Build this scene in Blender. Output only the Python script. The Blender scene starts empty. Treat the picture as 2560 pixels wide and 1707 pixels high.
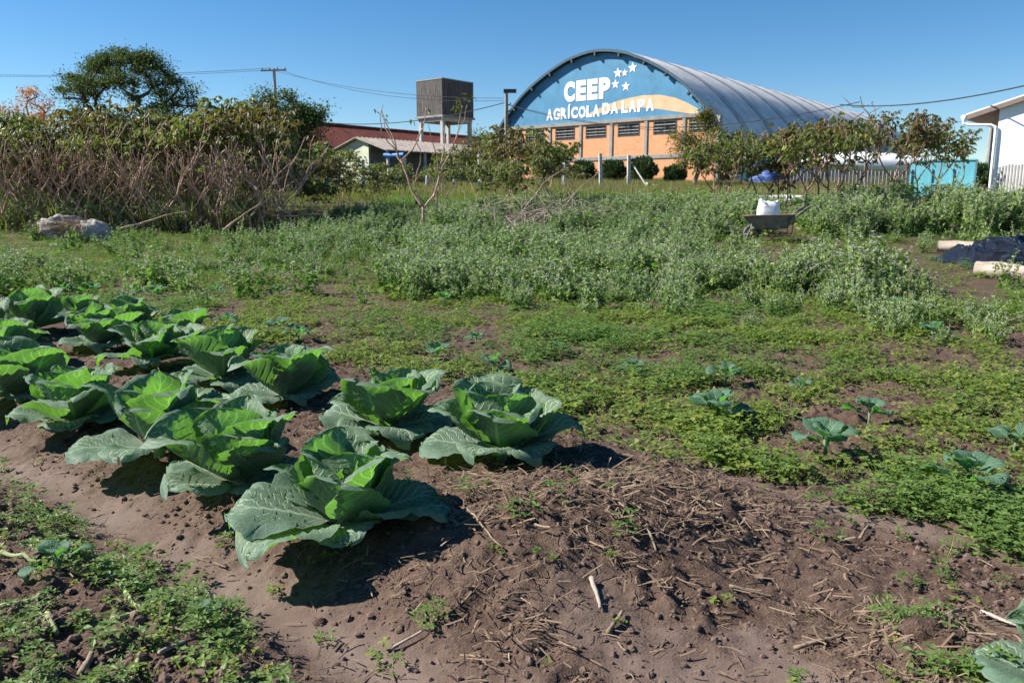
import bpy, math, random
import numpy as np

# ------------------------------------------------------------------ camera, sky, sun, exposure
scene = bpy.context.scene
col = scene.collection
rad = math.radians
F = 1991.0                       # focal length in pixels of the 2560 px wide photograph (28 mm)
PITCH = math.atan(353 / F)
CAMH = 1.1
cam_d = bpy.data.cameras.new('camera')
cam = bpy.data.objects.new('camera', cam_d)
col.objects.link(cam)
cam.location = (0, 0, CAMH)
cam.rotation_euler = (rad(90) - PITCH, 0, 0)
cam_d.sensor_width = 36.0
cam_d.lens = 28.0
cam_d.clip_start = 0.05
cam_d.clip_end = 3000
cam_d.dof.use_dof = True
cam_d.dof.focus_distance = 3.4
cam_d.dof.aperture_fstop = 9.0
scene.camera = cam

SUN_EL = 39.0
SUN_DIR = np.array([-1.0, 0.10])            # towards the sun, on the ground
SUN_DIR = SUN_DIR / np.linalg.norm(SUN_DIR)
world = bpy.data.worlds.new('World')
scene.world = world
world.use_nodes = True
wn = world.node_tree
wn.nodes.clear()
w_out = wn.nodes.new('ShaderNodeOutputWorld')
w_bg = wn.nodes.new('ShaderNodeBackground')
w_sky = wn.nodes.new('ShaderNodeTexSky')
w_sky.sky_type = 'NISHITA'
w_sky.sun_disc = False
w_sky.sun_elevation = rad(SUN_EL)
w_sky.sun_rotation = math.atan2(SUN_DIR[0], SUN_DIR[1])
w_sky.altitude = 900
w_sky.air_density = 1.0
w_sky.dust_density = 0.0
w_sky.ozone_density = 3.0
w_bg.inputs['Strength'].default_value = 0.058
w_hs = wn.nodes.new('ShaderNodeHueSaturation')
w_hs.inputs['Saturation'].default_value = 1.30
wn.links.new(w_sky.outputs[0], w_hs.inputs['Color'])
wn.links.new(w_hs.outputs[0], w_bg.inputs[0])
wn.links.new(w_bg.outputs[0], w_out.inputs[0])

sun_d = bpy.data.lights.new('sun', 'SUN')
sun_d.energy = 4.6
sun_d.angle = rad(0.53)
sun_d.color = (1.0, 0.95, 0.87)
sun = bpy.data.objects.new('sun', sun_d)
col.objects.link(sun)
sd = np.array([SUN_DIR[0] * math.cos(rad(SUN_EL)), SUN_DIR[1] * math.cos(rad(SUN_EL)), math.sin(rad(SUN_EL))])
from mathutils import Vector, Matrix
sun.rotation_euler = Vector((-sd[0], -sd[1], -sd[2])).to_track_quat('-Z', 'Y').to_euler()

vs = scene.view_settings
vs.view_transform = 'Standard'
vs.look = 'None'
vs.exposure = 1.22
vs.gamma = 1.0
vs.use_curve_mapping = False
try:
    scene.cycles.max_bounces = 8
    scene.cycles.transparent_max_bounces = 8
except Exception:
    pass

random.seed(7)
R = np.random.default_rng(11)

# ------------------------------------------------------------------ noise
def _hash(ix, iy, seed):
    h = (ix.astype(np.int64) * 374761393 + iy.astype(np.int64) * 668265263 + seed * 1442695041) & 0x7fffffff
    h = ((h ^ (h >> 13)) * 1274126177) & 0x7fffffff
    h = (h ^ (h >> 16)) & 0x7fffffff
    return h / 0x7fffffff
def vnoise(x, y, seed=0):
    x = np.asarray(x, float); y = np.asarray(y, float)
    ix = np.floor(x); iy = np.floor(y)
    fx = x - ix; fy = y - iy
    fx = fx * fx * (3 - 2 * fx); fy = fy * fy * (3 - 2 * fy)
    a = _hash(ix, iy, seed); b = _hash(ix + 1, iy, seed)
    c = _hash(ix, iy + 1, seed); d = _hash(ix + 1, iy + 1, seed)
    return (a * (1 - fx) + b * fx) * (1 - fy) + (c * (1 - fx) + d * fx) * fy
def fbm(x, y, seed=0, octv=4):
    s = 0; a = 1.0; t = 0
    for k in range(octv):
        s = s + a * vnoise(x * 2 ** k + 17.3 * k, y * 2 ** k - 9.1 * k, seed + k); t += a; a *= 0.5
    return s / t
def sstep(a, b, x):
    t = np.clip((np.asarray(x, float) - a) / (b - a), 0, 1)
    return t * t * (3 - 2 * t)

# ------------------------------------------------------------------ terrain height
YK = [-500, 0, 10, 12, 17, 21, 25, 36, 49, 55, 71, 100, 900]
ZL = [0, 0, 0, .02, .12, .33, .58, 1.08, 1.60, 1.90, 2.62, 2.9, 3.2]
ZR = [0, 0, .02, .06, .24, .68, .82, 1.10, 1.60, 1.90, 2.62, 2.9, 3.2]
ES = (-0.77, 0.64); ET = (0.64, 0.77)        # along the cabbage bed / across it
def st(x, y):
    return x * ES[0] + y * ES[1], x * ET[0] + y * ET[1]
def G0(x, y):
    """smooth ground height without clods"""
    x = np.asarray(x, float); y = np.asarray(y, float)
    w = sstep(-2, 5, x)
    z = np.interp(y, YK, ZL) * (1 - w) + np.interp(y, YK, ZR) * w
    z = z + 0.35 * sstep(8, 12, x) * sstep(16, 22, y) * (1 - sstep(26, 34, y))
    s, t = st(x, y)
    near = 1 - sstep(8, 13, y)
    wob = 0.10 * (fbm(x * 0.9, y * 0.9, 5, 2) - .5)
    tt = t + wob * 1.2
    bed = sstep(1.20, 1.62, tt) * (1 - sstep(2.62, 2.92, tt)) * sstep(0.75, 1.55, s + wob)
    bed2 = sstep(2.7, 3.0, tt) * (1 - sstep(3.1, 3.3, tt)) * sstep(3.2, 4.2, s)
    left = (1 - sstep(0.80, 1.02, tt)) * sstep(0.9, 1.2, s + 0.3 * wob)
    right = (1 - sstep(2.0, 2.25, tt)) * (1 - sstep(0.30, 0.62, s + wob)) * sstep(-0.4, 0.4, x)
    furrow = np.exp(-((tt - 1.13) / 0.14) ** 2) * sstep(0.9, 1.4, s)
    z = z + near * (0.095 * bed + 0.02 * bed2 + 0.07 * left + 0.05 * right - 0.03 * furrow)
    z = z + near * 0.11 * np.exp(-((x - .28) / .52) ** 2 - ((y - 2.42) / .30) ** 2)
    z = z + near * 0.03 * (fbm(x * 1.7, y * 1.7, 21, 3) - .5) + (1 - near) * 0.10 * (fbm(x * 0.35, y * 0.35, 23, 3) - .5)
    return z
def silt(x, y):
    s, t = st(x, y)
    wob = 0.10 * (fbm(x * 0.9, y * 0.9, 5, 2) - .5)
    tt = t + wob * 1.2
    a = np.exp(-((tt - 1.14) / 0.13) ** 2) * (.72 + .28 * vnoise(x * 5, y * 5, 8)) * sstep(0.2, 0.7, s)
    b = .8 * sstep(0.48, 0.66, fbm(x * 2.2, y * 2.2, 77, 3)) * (1 - sstep(0.9, 1.35, s)) * (1 - sstep(2.9, 3.1, tt))
    c = .8 * np.exp(-((tt - 2.8) / 0.08) ** 2) * (1 - sstep(1.6, 3.0, s))
    return np.clip(np.maximum(np.maximum(a, b), c), 0, 1)
def GN(x, y):
    """ground with crumbs and clods (near part)"""
    z = G0(x, y)
    y = np.asarray(y, float)
    near = 1 - sstep(6, 11, y)
    rough = (1 - 0.86 * silt(x, y))
    big = np.abs(fbm(x * 7, y * 7, 41, 2) - .5)
    b1 = (vnoise(x * 26, y * 26, 42)) ** 2
    b2 = (vnoise(x * 60, y * 60, 43)) ** 2
    z = z + near * rough * (0.034 * big + 0.026 * (b1 - .3) * (0.4 + 1.2 * vnoise(x * 4, y * 4, 50)) + 0.013 * (b2 - .3)) + near * .003 * (b2 - .3)
    return z
def gz(x, y):
    return float(G0(x, y))

def ray(px, py):
    cx = (px - 1280) / F; cy = (853.5 - py) / F
    return np.array([cx, math.cos(PITCH) + cy * math.sin(PITCH), -math.sin(PITCH) + cy * math.cos(PITCH)])
def at(px, py, Y):
    """the point of the place seen at a pixel, at a distance Y ahead"""
    r = ray(px, py)
    return np.array([0, 0, CAMH]) + r * (Y / r[1])
def onground(px, py):
    r = ray(px, py); t = 0.5; p = None
    while t < 300:
        p = np.array([0, 0, CAMH]) + r * t
        if p[2] < gz(p[0], p[1]): break
        t *= 1.006
    return p
def stand(px, Y):
    p = at(px, 500, Y)
    return np.array([p[0], Y, gz(p[0], Y)])

# ------------------------------------------------------------------ materials
class NT:
    def __init__(s, name):
        s.m = bpy.data.materials.new(name); s.m.use_nodes = True
        s.t = s.m.node_tree; s.t.nodes.clear()
        s.out = s.t.nodes.new('ShaderNodeOutputMaterial')
    def n(s, kind, **kw):
        nd = s.t.nodes.new(kind)
        for k, v in kw.items():
            if k.startswith('_'): setattr(nd, k[1:], v)
            else:
                key = int(k[1:]) if k[0] == 'i' and k[1:].isdigit() else k.replace('__', ' ')
                s.set(nd.inputs[key], v)
        return nd
    def set(s, sock, v):
        if isinstance(v, bpy.types.NodeSocket): s.t.links.new(v, sock)
        elif isinstance(v, bpy.types.Node): s.t.links.new(v.outputs[0], sock)
        else: sock.default_value = (tuple(v) + (1,) if isinstance(v, (tuple, list)) and len(v) == 3 and sock.type == 'RGBA' else v)
    def math(s, op, a, b=0.0, c=None, clamp=False):
        nd = s.t.nodes.new('ShaderNodeMath'); nd.operation = op; nd.use_clamp = clamp
        s.set(nd.inputs[0], a); s.set(nd.inputs[1], b)
        if c is not None: s.set(nd.inputs[2], c)
        return nd.outputs[0]
    def mix(s, f, a, b, blend='MIX'):
        nd = s.t.nodes.new('ShaderNodeMix'); nd.data_type = 'RGBA'; nd.blend_type = blend
        s.set(nd.inputs[0], f); s.set(nd.inputs[6], a); s.set(nd.inputs[7], b)
        return nd.outputs[2]
    def ramp(s, f, lo, hi):
        nd = s.t.nodes.new('ShaderNodeMapRange'); nd.clamp = True
        s.set(nd.inputs[0], f); s.set(nd.inputs[1], lo); s.set(nd.inputs[2], hi)
        return nd.outputs[0]
    def noise(s, scale, detail=3, rough=.55, vec=None, dist=0):
        nd = s.n('ShaderNodeTexNoise', Scale=scale, Detail=detail, Roughness=rough, Distortion=dist)
        if vec is not None: s.set(nd.inputs['Vector'], vec)
        return nd.outputs[0]
    def obj(s, gen='Object'):
        return s.n('ShaderNodeTexCoord').outputs[gen]
    def attr(s, name, out='Fac'):
        nd = s.t.nodes.new('ShaderNodeAttribute'); nd.attribute_name = name
        return nd.outputs[out]
    def bump(s, h, strength=.3, dist=.02):
        return s.n('ShaderNodeBump', Strength=strength, Distance=dist, Height=h).outputs[0]
    def principled(s, color, rough=.8, spec=.3, metal=0, normal=None, link=True):
        nd = s.n('ShaderNodeBsdfPrincipled', Base__Color=color, Roughness=rough, Metallic=metal)
        nd.inputs['Specular IOR Level'].default_value = spec
        if normal is not None: s.set(nd.inputs['Normal'], normal)
        if link: s.t.links.new(nd.outputs[0], s.out.inputs[0])
        return nd
    def leafy(s, color, trans, amount=.35, rough=.5, spec=.3, normal=None):
        a = s.principled(color, rough, spec, 0, normal, False)
        b = s.n('ShaderNodeBsdfTranslucent', Color=trans)
        m = s.n('ShaderNodeMixShader', i0=amount, i1=a, i2=b)
        s.t.links.new(m.outputs[0], s.out.inputs[0])

def plain(name, color, rough=.8, spec=.3, var=.25, scale=6, bump=.15, metal=0, grit=40):
    t = NT(name)
    v = t.obj()
    f = t.noise(scale, 4, .6, v)
    g = t.noise(grit, 3, .6, v)
    dark = tuple(c * (1 - var) for c in color); lite = tuple(min(1, c * (1 + var)) for c in color)
    c = t.mix(t.ramp(f, .35, .65), dark, lite)
    c = t.mix(t.math('MULTIPLY', t.ramp(g, .45, .7), .3), c, tuple(k * .6 for k in color))
    t.principled(c, rough, spec, metal, t.bump(g, bump, .02))
    return t.m

def foliage(name, a, b, trans, amount=.35, rough=.55, spec=.25, c3=None):
    t = NT(name)
    r = t.attr('rnd')
    inst = t.n('ShaderNodeObjectInfo').outputs['Random']
    c = t.mix(r, a, b)
    c = t.mix(t.math('MULTIPLY', inst, .35), c, tuple(k * .65 for k in a))
    if c3 is not None: c = t.mix(t.ramp(r, .86, .9), c, c3)
    t.leafy(c, trans, amount, rough, spec)
    return t.m

M = {}
def mk_soil():
    t = NT('garden_soil')
    v = t.obj()
    s = t.attr('silt'); g = t.attr('veg')
    n1 = t.noise(3.0, 5, .6, v); n2 = t.noise(38, 5, .7, v); n3 = t.noise(150, 3, .6, v)
    c = t.mix(t.ramp(n1, .35, .65), (.055, .033, .024), (.094, .060, .044))
    c = t.mix(t.ramp(n2, .42, .72), c, (.140, .094, .070))
    cs = t.mix(t.ramp(n1, .4, .6), (.135, .092, .074), (.175, .132, .112))
    c = t.mix(t.math('MULTIPLY', s, .85), c, cs)
    cg = t.mix(t.ramp(n1, .3, .7), (.055, .050, .022), (.10, .080, .045))
    c = t.mix(g, c, cg)
    h = t.math('ADD', t.math('MULTIPLY', n2, 1.0), t.math('MULTIPLY', n3, .5))
    st_ = t.math('SUBTRACT', .85, t.math('MULTIPLY', s, .6))
    b = t.n('ShaderNodeBump', Strength=st_, Distance=.012, Height=h).outputs[0]
    t.principled(c, .92, .2, 0, b)
    return t.m
M['soil'] = mk_soil()
def mk_crumb():
    t = NT('soil_crumb'); i = t.n('ShaderNodeObjectInfo').outputs['Random']; n = t.noise(1.5, 4, .7, t.obj())
    c = t.mix(i, (.085, .055, .044), (.135, .093, .074)); c = t.mix(t.ramp(n, .4, .7), c, (.16, .11, .09))
    t.principled(c, .95, .15); return t.m
M['crumb'] = mk_crumb()

def mk_cabbage(name, face, face2, trans, vein, old=False):
    t = NT(name)
    uv = t.n('ShaderNodeTexCoord').outputs['UV']
    sep = t.n('ShaderNodeSeparateXYZ', i0=uv)
    u, v = sep.outputs[0], sep.outputs[1]
    au = t.math('ABSOLUTE', t.math('SUBTRACT', t.math('MULTIPLY', u, 2), 1))
    nz = t.noise(5, 3, .6, uv)
    k = t.math('SUBTRACT', v, t.math('MULTIPLY', t.math('POWER', au, 0.85), 0.42))
    k = t.math('ADD', k, t.math('MULTIPLY', t.math('SUBTRACT', nz, .5), .10))
    fr = t.math('ABSOLUTE', t.math('SUBTRACT', t.math('FRACT', t.math('MULTIPLY', k, 8.5)), .5))
    lat = t.ramp(fr, .11, .03)
    lat = t.math('MULTIPLY', lat, t.ramp(au, .95, .45))
    # finer branching veins
    vor = t.n('ShaderNodeTexVoronoi', Scale=15.0, _feature='DISTANCE_TO_EDGE')
    t.set(vor.inputs['Vector'], uv)
    fine = t.math('MULTIPLY', t.ramp(vor.outputs[0], .045, .0), .40)
    wmid = t.math('ADD', .016, t.math('MULTIPLY', t.math('SUBTRACT', 1, v), .05))
    mid = t.ramp(t.math('DIVIDE', au, wmid), 1.3, .7)
    ve = t.math('MAXIMUM', t.math('MAXIMUM', mid, lat), fine, clamp=True)
    ov = t.obj()
    patch = t.ramp(t.noise(9, 4, .6, ov), .35, .7)
    c = t.mix(patch, face, face2)
    c = t.mix(t.ramp(t.noise(60, 2, .5, ov), .70, .78), c, (.10, .09, .03))
    if old: c = t.mix(t.math('MULTIPLY', t.ramp(t.noise(3.2, 3, .6, ov), .60, .72), t.ramp(v, .5, .9)), c, (.32, .29, .10))
    c = t.mix(t.ramp(v, .35, .08), c, tuple(.5 * a + .5 * b for a, b in zip(vein, face)))
    c = t.mix(ve, c, vein)
    rimf = t.math('MAXIMUM', t.ramp(au, .955, .99), t.ramp(v, .972, .995))
    c = t.mix(t.math('MULTIPLY', rimf, .45), c, (.32, .42, .33))
    tr = t.mix(t.math('MULTIPLY', ve, .6), trans, tuple(min(1, x * 1.8 + .05) for x in trans))
    blist = t.noise(26, 2, .5, ov)
    h = t.math('ADD', t.math('MULTIPLY', blist, .5), t.math('MULTIPLY', ve, -.7))
    b = t.bump(h, .55, .006)
    t.leafy(c, tr, .48, .55, .25, b)
    return t.m
M['cab'] = mk_cabbage('cabbage_leaf', (.140, .225, .140), (.20, .295, .21), (.115, .285, .028), (.42, .54, .32))
M['cab_old'] = mk_cabbage('cabbage_outer_leaf', (.13, .22, .155), (.20, .295, .22), (.13, .32, .03), (.44, .54, .38), True)
M['cab_in'] = mk_cabbage('cabbage_heart_leaf', (.12, .21, .10), (.16, .26, .15), (.16, .38, .03), (.42, .55, .28))
M['seedling'] = mk_cabbage('seedling_leaf', (.085, .18, .115), (.12, .23, .16), (.10, .32, .03), (.30, .42, .26))

M['oxalis'] = foliage('oxalis_leaf', (.115, .175, .032), (.235, .30, .07), (.24, .38, .03), .38, .5, .3, (.22, .24, .05))
M['chick'] = foliage('chickweed_leaf', (.09, .155, .035), (.17, .25, .07), (.16, .34, .03), .35, .5, .3)
M['rad_leaf'] = foliage('radish_leaf', (.125, .195, .045), (.27, .34, .10), (.16, .34, .04), .35)
M['rad_pod'] = foliage('radish_stem', (.20, .26, .11), (.37, .42, .22), (.2, .3, .06), .2)
M['petal'] = foliage('white_petal', (.62, .62, .60), (.85, .85, .84), (.7, .7, .7), .35)
M['grass'] = foliage('grass_blade', (.085, .125, .028), (.21, .23, .075), (.30, .36, .05), .35, .6, .2, (.36, .29, .13))
M['grass_low'] = foliage('low_grass_blade', (.12, .16, .04), (.24, .25, .08), (.24, .28, .06), .35, .6, .2, (.30, .22, .12))
M['straw'] = foliage('dry_straw', (.13, .085, .055), (.34, .25, .17), (.3, .2, .1), .12, .8)
M['cassava'] = foliage('cassava_leaf', (.06, .085, .02), (.155, .175, .06), (.20, .27, .03), .30, .5, .35, (.24, .22, .04))
M['cassava_dark'] = foliage('cassava_leaf_brownish', (.065, .070, .022), (.155, .15, .06), (.24, .22, .03), .28, .5, .35, (.17, .06, .03))
M['tree_dark'] = foliage('tree_leaf_dark', (.035, .058, .018), (.12, .15, .06), (.10, .17, .02), .25)
M['tree_mid'] = foliage('tree_leaf_mid', (.04, .065, .022), (.13, .15, .065), (.15, .2, .04), .28)
M['tree_olive'] = foliage('tree_leaf_olive', (.06, .08, .02), (.17, .17, .045), (.22, .22, .03), .3, .6, .2, (.22, .13, .03))
M['tree_orange'] = foliage('tree_leaf_orange', (.34, .13, .035), (.48, .22, .06), (.6, .25, .04), .35)
M['tree_red'] = foliage('tree_leaf_russet', (.16, .07, .03), (.22, .12, .05), (.3, .12, .03), .3)
M['conifer'] = foliage('conifer_spray', (.018, .045, .016), (.06, .105, .035), (.05, .1, .01), .15)

def mk_bark(name, a, b, scale=9):
    t = NT(name)
    v = t.obj()
    mp = t.n('ShaderNodeMapping', Vector=v); mp.inputs['Scale'].default_value = (1, 1, 3)
    n = t.noise(scale, 4, .65, mp.outputs[0]); n2 = t.noise(scale * 6, 3, .6, mp.outputs[0])
    c = t.mix(t.ramp(n, .35, .65), a, b)
    t.principled(c, .85, .25, 0, t.bump(n2, .3, .01))
    return t.m
M['stem'] = mk_bark('cassava_stem', (.27, .165, .115), (.52, .38, .29), 12)
M['stem_red'] = mk_bark('cassava_stem_reddish', (.17, .085, .06), (.34, .21, .17), 12)
M['bark'] = mk_bark('tree_bark', (.045, .038, .030), (.11, .095, .08))
M['bark_pale'] = mk_bark('pale_bark', (.14, .11, .09), (.28, .23, .19))
M['dead'] = mk_bark('dead_wood', (.19, .15, .12), (.44, .37, .31))
M['log'] = mk_bark('peeled_log', (.26, .20, .16), (.50, .42, .34), 3)
M['log_end'] = plain('cut_log_end', (.34, .24, .17), .85, .2, .2, 12)

# ------------------------------------------------------------------ mesh building
class MB:
    def __init__(s):
        s.v = []; s.f4 = []; s.f3 = []; s.n = 0; s.m4 = []; s.m3 = []; s.r = []; s.fx = []; s.uv4 = []
    def raw(s, v, f4=None, f3=None, mat=0, rnd=None, uv=None):
        v = np.asarray(v, float).reshape(-1, 3); k = s.n
        s.v.append(v); s.n += len(v)
        s.r.append(np.full(len(v), R.random()) if rnd is None else np.asarray(rnd, float) * np.ones(len(v)))
        if f4 is not None and len(f4):
            f = np.asarray(f4, int) + k; s.f4.append(f); s.m4.append(np.full(len(f), mat))
            s.uv4.append(np.zeros((len(f), 4, 2)) if uv is None else uv)
        if f3 is not None and len(f3):
            f = np.asarray(f3, int) + k; s.f3.append(f); s.m3.append(np.full(len(f), mat))
        return s
    def poly(s, pts, mat=0):
        k = s.n; pts = np.asarray(pts, float)
        s.v.append(pts); s.n += len(pts); s.r.append(np.full(len(pts), .5))
        s.fx.append((list(range(k, k + len(pts))), mat)); return s
    def box(s, c, size, ax=None, mat=0):
        """box with centre c; ax: 3x3 rows = axes"""
        c = np.asarray(c, float); h = np.asarray(size, float) / 2
        q = np.array([[-1, -1, -1], [1, -1, -1], [1, 1, -1], [-1, 1, -1], [-1, -1, 1], [1, -1, 1], [1, 1, 1], [-1, 1, 1]]) * h
        if ax is not None: q = q @ np.asarray(ax, float)
        return s.raw(q + c, [[0, 3, 2, 1], [4, 5, 6, 7], [0, 1, 5, 4], [1, 2, 6, 5], [2, 3, 7, 6], [3, 0, 4, 7]], mat=mat)
    def tube(s, P, rr, sides=5, mat=0, cap=True, rnd=None):
        P = np.asarray(P, float); n = len(P); rr = np.ones(n) * rr
        T = np.gradient(P, axis=0); T /= (np.linalg.norm(T, axis=1)[:, None] + 1e-9)
        ref = np.array([.31, .22, .92]) if abs(T[0][2]) < .8 else np.array([.9, .3, .1])
        U = np.cross(T, ref); U /= (np.linalg.norm(U, axis=1)[:, None] + 1e-9)
        W = np.cross(T, U)
        a = np.arange(sides) * 2 * math.pi / sides
        V = P[:, None, :] + rr[:, None, None] * (U[:, None, :] * np.cos(a)[None, :, None] + W[:, None, :] * np.sin(a)[None, :, None])
        i = np.arange(n - 1)[:, None] * sides; j = np.arange(sides)[None, :]; j2 = (j + 1) % sides
        f = np.stack([i + j, i + j2, i + sides + j2, i + sides + j], -1).reshape(-1, 4)
        k0 = s.n
        s.raw(V.reshape(-1, 3), f, mat=mat, rnd=rnd)
        if cap:
            s.fx.append((list(range(k0 + sides - 1, k0 - 1, -1)), mat))
            s.fx.append((list(range(k0 + (n - 1) * sides, k0 + n * sides)), mat))
        return s
    def build(s, name, mats, parent=None, smooth=False, kind=None, link=True):
        me = bpy.data.meshes.new(name)
        V = np.concatenate(s.v) if s.v else np.zeros((0, 3))
        f4 = np.concatenate(s.f4) if s.f4 else np.zeros((0, 4), int)
        f3 = np.concatenate(s.f3) if s.f3 else np.zeros((0, 3), int)
        me.vertices.add(len(V)); me.vertices.foreach_set('co', V.ravel())
        fx = [np.array(f) for f, _ in s.fx]
        loops = np.concatenate([f4.ravel(), f3.ravel()] + fx).astype(np.int32)
        tot = np.concatenate([np.full(len(f4), 4), np.full(len(f3), 3), np.array([len(f) for f in fx], int)]).astype(np.int32)
        start = np.concatenate([[0], np.cumsum(tot)[:-1]]).astype(np.int32) if len(tot) else tot
        me.loops.add(len(loops)); me.loops.foreach_set('vertex_index', loops)
        me.polygons.add(len(tot)); me.polygons.foreach_set('loop_start', start); me.polygons.foreach_set('loop_total', tot)
        mi = np.concatenate(s.m4 + s.m3 + [np.array([m for _, m in s.fx], int)]).astype(np.int32) if len(tot) else np.zeros(0, np.int32)
        me.polygons.foreach_set('material_index', mi)
        me.polygons.foreach_set('use_smooth', np.full(len(tot), bool(smooth)))
        me.update(calc_edges=True)
        if s.r:
            a = me.attributes.new('rnd', 'FLOAT', 'POINT'); a.data.foreach_set('value', np.concatenate(s.r).astype(np.float32))
        if any(np.any(u) for u in s.uv4):
            uvl = me.uv_layers.new(name='UVMap'); arr = np.zeros((len(loops), 2)); q = np.concatenate(s.uv4).reshape(-1, 2)
            arr[:len(q)] = q; uvl.data.foreach_set('uv', arr.ravel().astype(np.float32))
        for m in (mats if isinstance(mats, (list, tuple)) else [mats]): me.materials.append(m)
        o = bpy.data.objects.new(name, me)
        if link: col.objects.link(o)
        if parent is not None: o.parent = parent
        if kind: o['kind'] = kind
        return o
def tag(o, label=None, cat=None, group=None, kind=None):
    if label: o['label'] = label
    if cat: o['category'] = cat
    if group: o['group'] = group
    if kind: o['kind'] = kind
    return o
def empty(name, loc, label, cat, group=None, rz=0, scale=None):
    o = bpy.data.objects.new(name, None); col.objects.link(o)
    o.location = tuple(float(a) for a in loc); o.rotation_euler = (0, 0, rz)
    o.empty_display_size = .1
    if scale: o.scale = (scale,) * 3
    return tag(o, label, cat, group)
def inst(name, src, parent, loc=(0, 0, 0), rot=(0, 0, 0), scale=(1, 1, 1)):
    o = bpy.data.objects.new(name, src.data if hasattr(src, 'data') else src)
    col.objects.link(o); o.parent = parent
    o.location = loc; o.rotation_euler = rot; o.scale = scale if hasattr(scale, '__len__') else (scale,) * 3
    return o

def rotmats(fwd, spin):
    """rows: x=fwd, y=side, z=normal"""
    f = fwd / (np.linalg.norm(fwd, axis=1)[:, None] + 1e-9)
    ref = np.tile(np.array([[.1, .05, 1.0]]), (len(f), 1))
    ref[np.abs(f[:, 2]) > .93] = (1, .1, 0)
    s = np.cross(ref, f); s /= (np.linalg.norm(s, axis=1)[:, None] + 1e-9)
    n = np.cross(f, s)
    c, d = np.cos(spin)[:, None], np.sin(spin)[:, None]
    return np.stack([f, s * c + n * d, -s * d + n * c], 1)
def cloud(mb, tv, tf, P, fwd, size, spin=None, mat=0, rnd=None):
    """place a template (verts tv, quads tf) at points P"""
    n = len(P)
    if n == 0: return
    if spin is None: spin = R.normal(0, .7, n)
    A = rotmats(fwd, spin)
    V = np.einsum('kj,njl->nkl', tv, A) * np.reshape(size * np.ones(n), (n, 1, 1)) + np.asarray(P)[:, None, :]
    k = len(tv)
    Fq = (np.asarray(tf)[None] + (np.arange(n) * k)[:, None, None]).reshape(-1, np.asarray(tf).shape[1])
    rn = np.repeat(R.random(n) if rnd is None else rnd, k)
    if Fq.shape[1] == 4: mb.raw(V.reshape(-1, 3), Fq, mat=mat, rnd=rn)
    else: mb.raw(V.reshape(-1, 3), None, Fq, mat=mat, rnd=rn)
LEAF_V = np.array([[0, 0, 0], [.45, -.24, .07], [1, 0, -.05], [.45, .24, .07], [.5, 0, 0]])
LEAF_F = [[0, 1, 4, 3], [4, 1, 2, 3]]
LEAF_F = [[0, 1, 2, 4], [0, 4, 2, 3]]
NARROW_V = LEAF_V * np.array([1, .75, 1])
BLADE_V = np.array([[0, -.012, 0], [0, .012, 0], [.55, .010, .03], [.55, -.010, .03], [1, 0, -.06], [1, .001, -.06]])
BLADE_F = [[0, 1, 2, 3], [3, 2, 5, 4]]
def rdirs(n, up=0.0, spread=1.0):
    d = R.normal(0, spread, (n, 3)); d[:, 2] = d[:, 2] * .8 + up
    return d

# scatter with geometry nodes (only for ground cover, litter and soil crumbs that nobody could count)
def scatter(name, pts, rotz, scl, sources, label, tilt=None):
    n = len(pts)
    me = bpy.data.meshes.new(name)
    me.vertices.add(n); me.vertices.foreach_set('co', np.asarray(pts, float).ravel())
    rot = np.zeros((n, 3), np.float32); rot[:, 2] = rotz
    if tilt is not None: rot[:, :2] = tilt
    a = me.attributes.new('rot', 'FLOAT_VECTOR', 'POINT'); a.data.foreach_set('vector', rot.ravel())
    a = me.attributes.new('scl', 'FLOAT', 'POINT'); a.data.foreach_set('value', np.asarray(scl, np.float32) * np.ones(n, np.float32))
    a = me.attributes.new('var', 'INT', 'POINT'); a.data.foreach_set('value', R.integers(0, len(sources), n).astype(np.int32))
    o = bpy.data.objects.new(name, me); col.objects.link(o)
    tag(o, label, kind='stuff')
    ng = bpy.data.node_groups.new(name + '_scatter', 'GeometryNodeTree')
    ng.interface.new_socket('Geometry', in_out='INPUT', socket_type='NodeSocketGeometry')
    ng.interface.new_socket('Geometry', in_out='OUTPUT', socket_type='NodeSocketGeometry')
    N = ng.nodes; Lk = ng.links
    gi = N.new('NodeGroupInput'); go = N.new('NodeGroupOutput')
    iop = N.new('GeometryNodeInstanceOnPoints'); jn = N.new('GeometryNodeJoinGeometry')
    for sobj in sources:
        oi = N.new('GeometryNodeObjectInfo'); oi.inputs['Object'].default_value = sobj
        oi.inputs['As Instance'].default_value = True
        Lk.new(oi.outputs['Geometry'], jn.inputs[0])
    def named(nm, ty):
        q = N.new('GeometryNodeInputNamedAttribute'); q.data_type = ty; q.inputs['Name'].default_value = nm
        return q.outputs['Attribute']
    m2p = N.new('GeometryNodeMeshToPoints')
    Lk.new(gi.outputs[0], m2p.inputs[0]); Lk.new(m2p.outputs[0], iop.inputs['Points'])
    Lk.new(jn.outputs[0], iop.inputs['Instance']); iop.inputs['Pick Instance'].default_value = True
    Lk.new(named('var', 'INT'), iop.inputs['Instance Index'])
    e2r = N.new('FunctionNodeEulerToRotation'); Lk.new(named('rot', 'FLOAT_VECTOR'), e2r.inputs[0])
    Lk.new(e2r.outputs[0], iop.inputs['Rotation'])
    Lk.new(named('scl', 'FLOAT'), iop.inputs['Scale'])
    Lk.new(iop.outputs[0], go.inputs[0])
    md = o.modifiers.new('scatter', 'NODES'); md.node_group = ng
    return o

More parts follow.
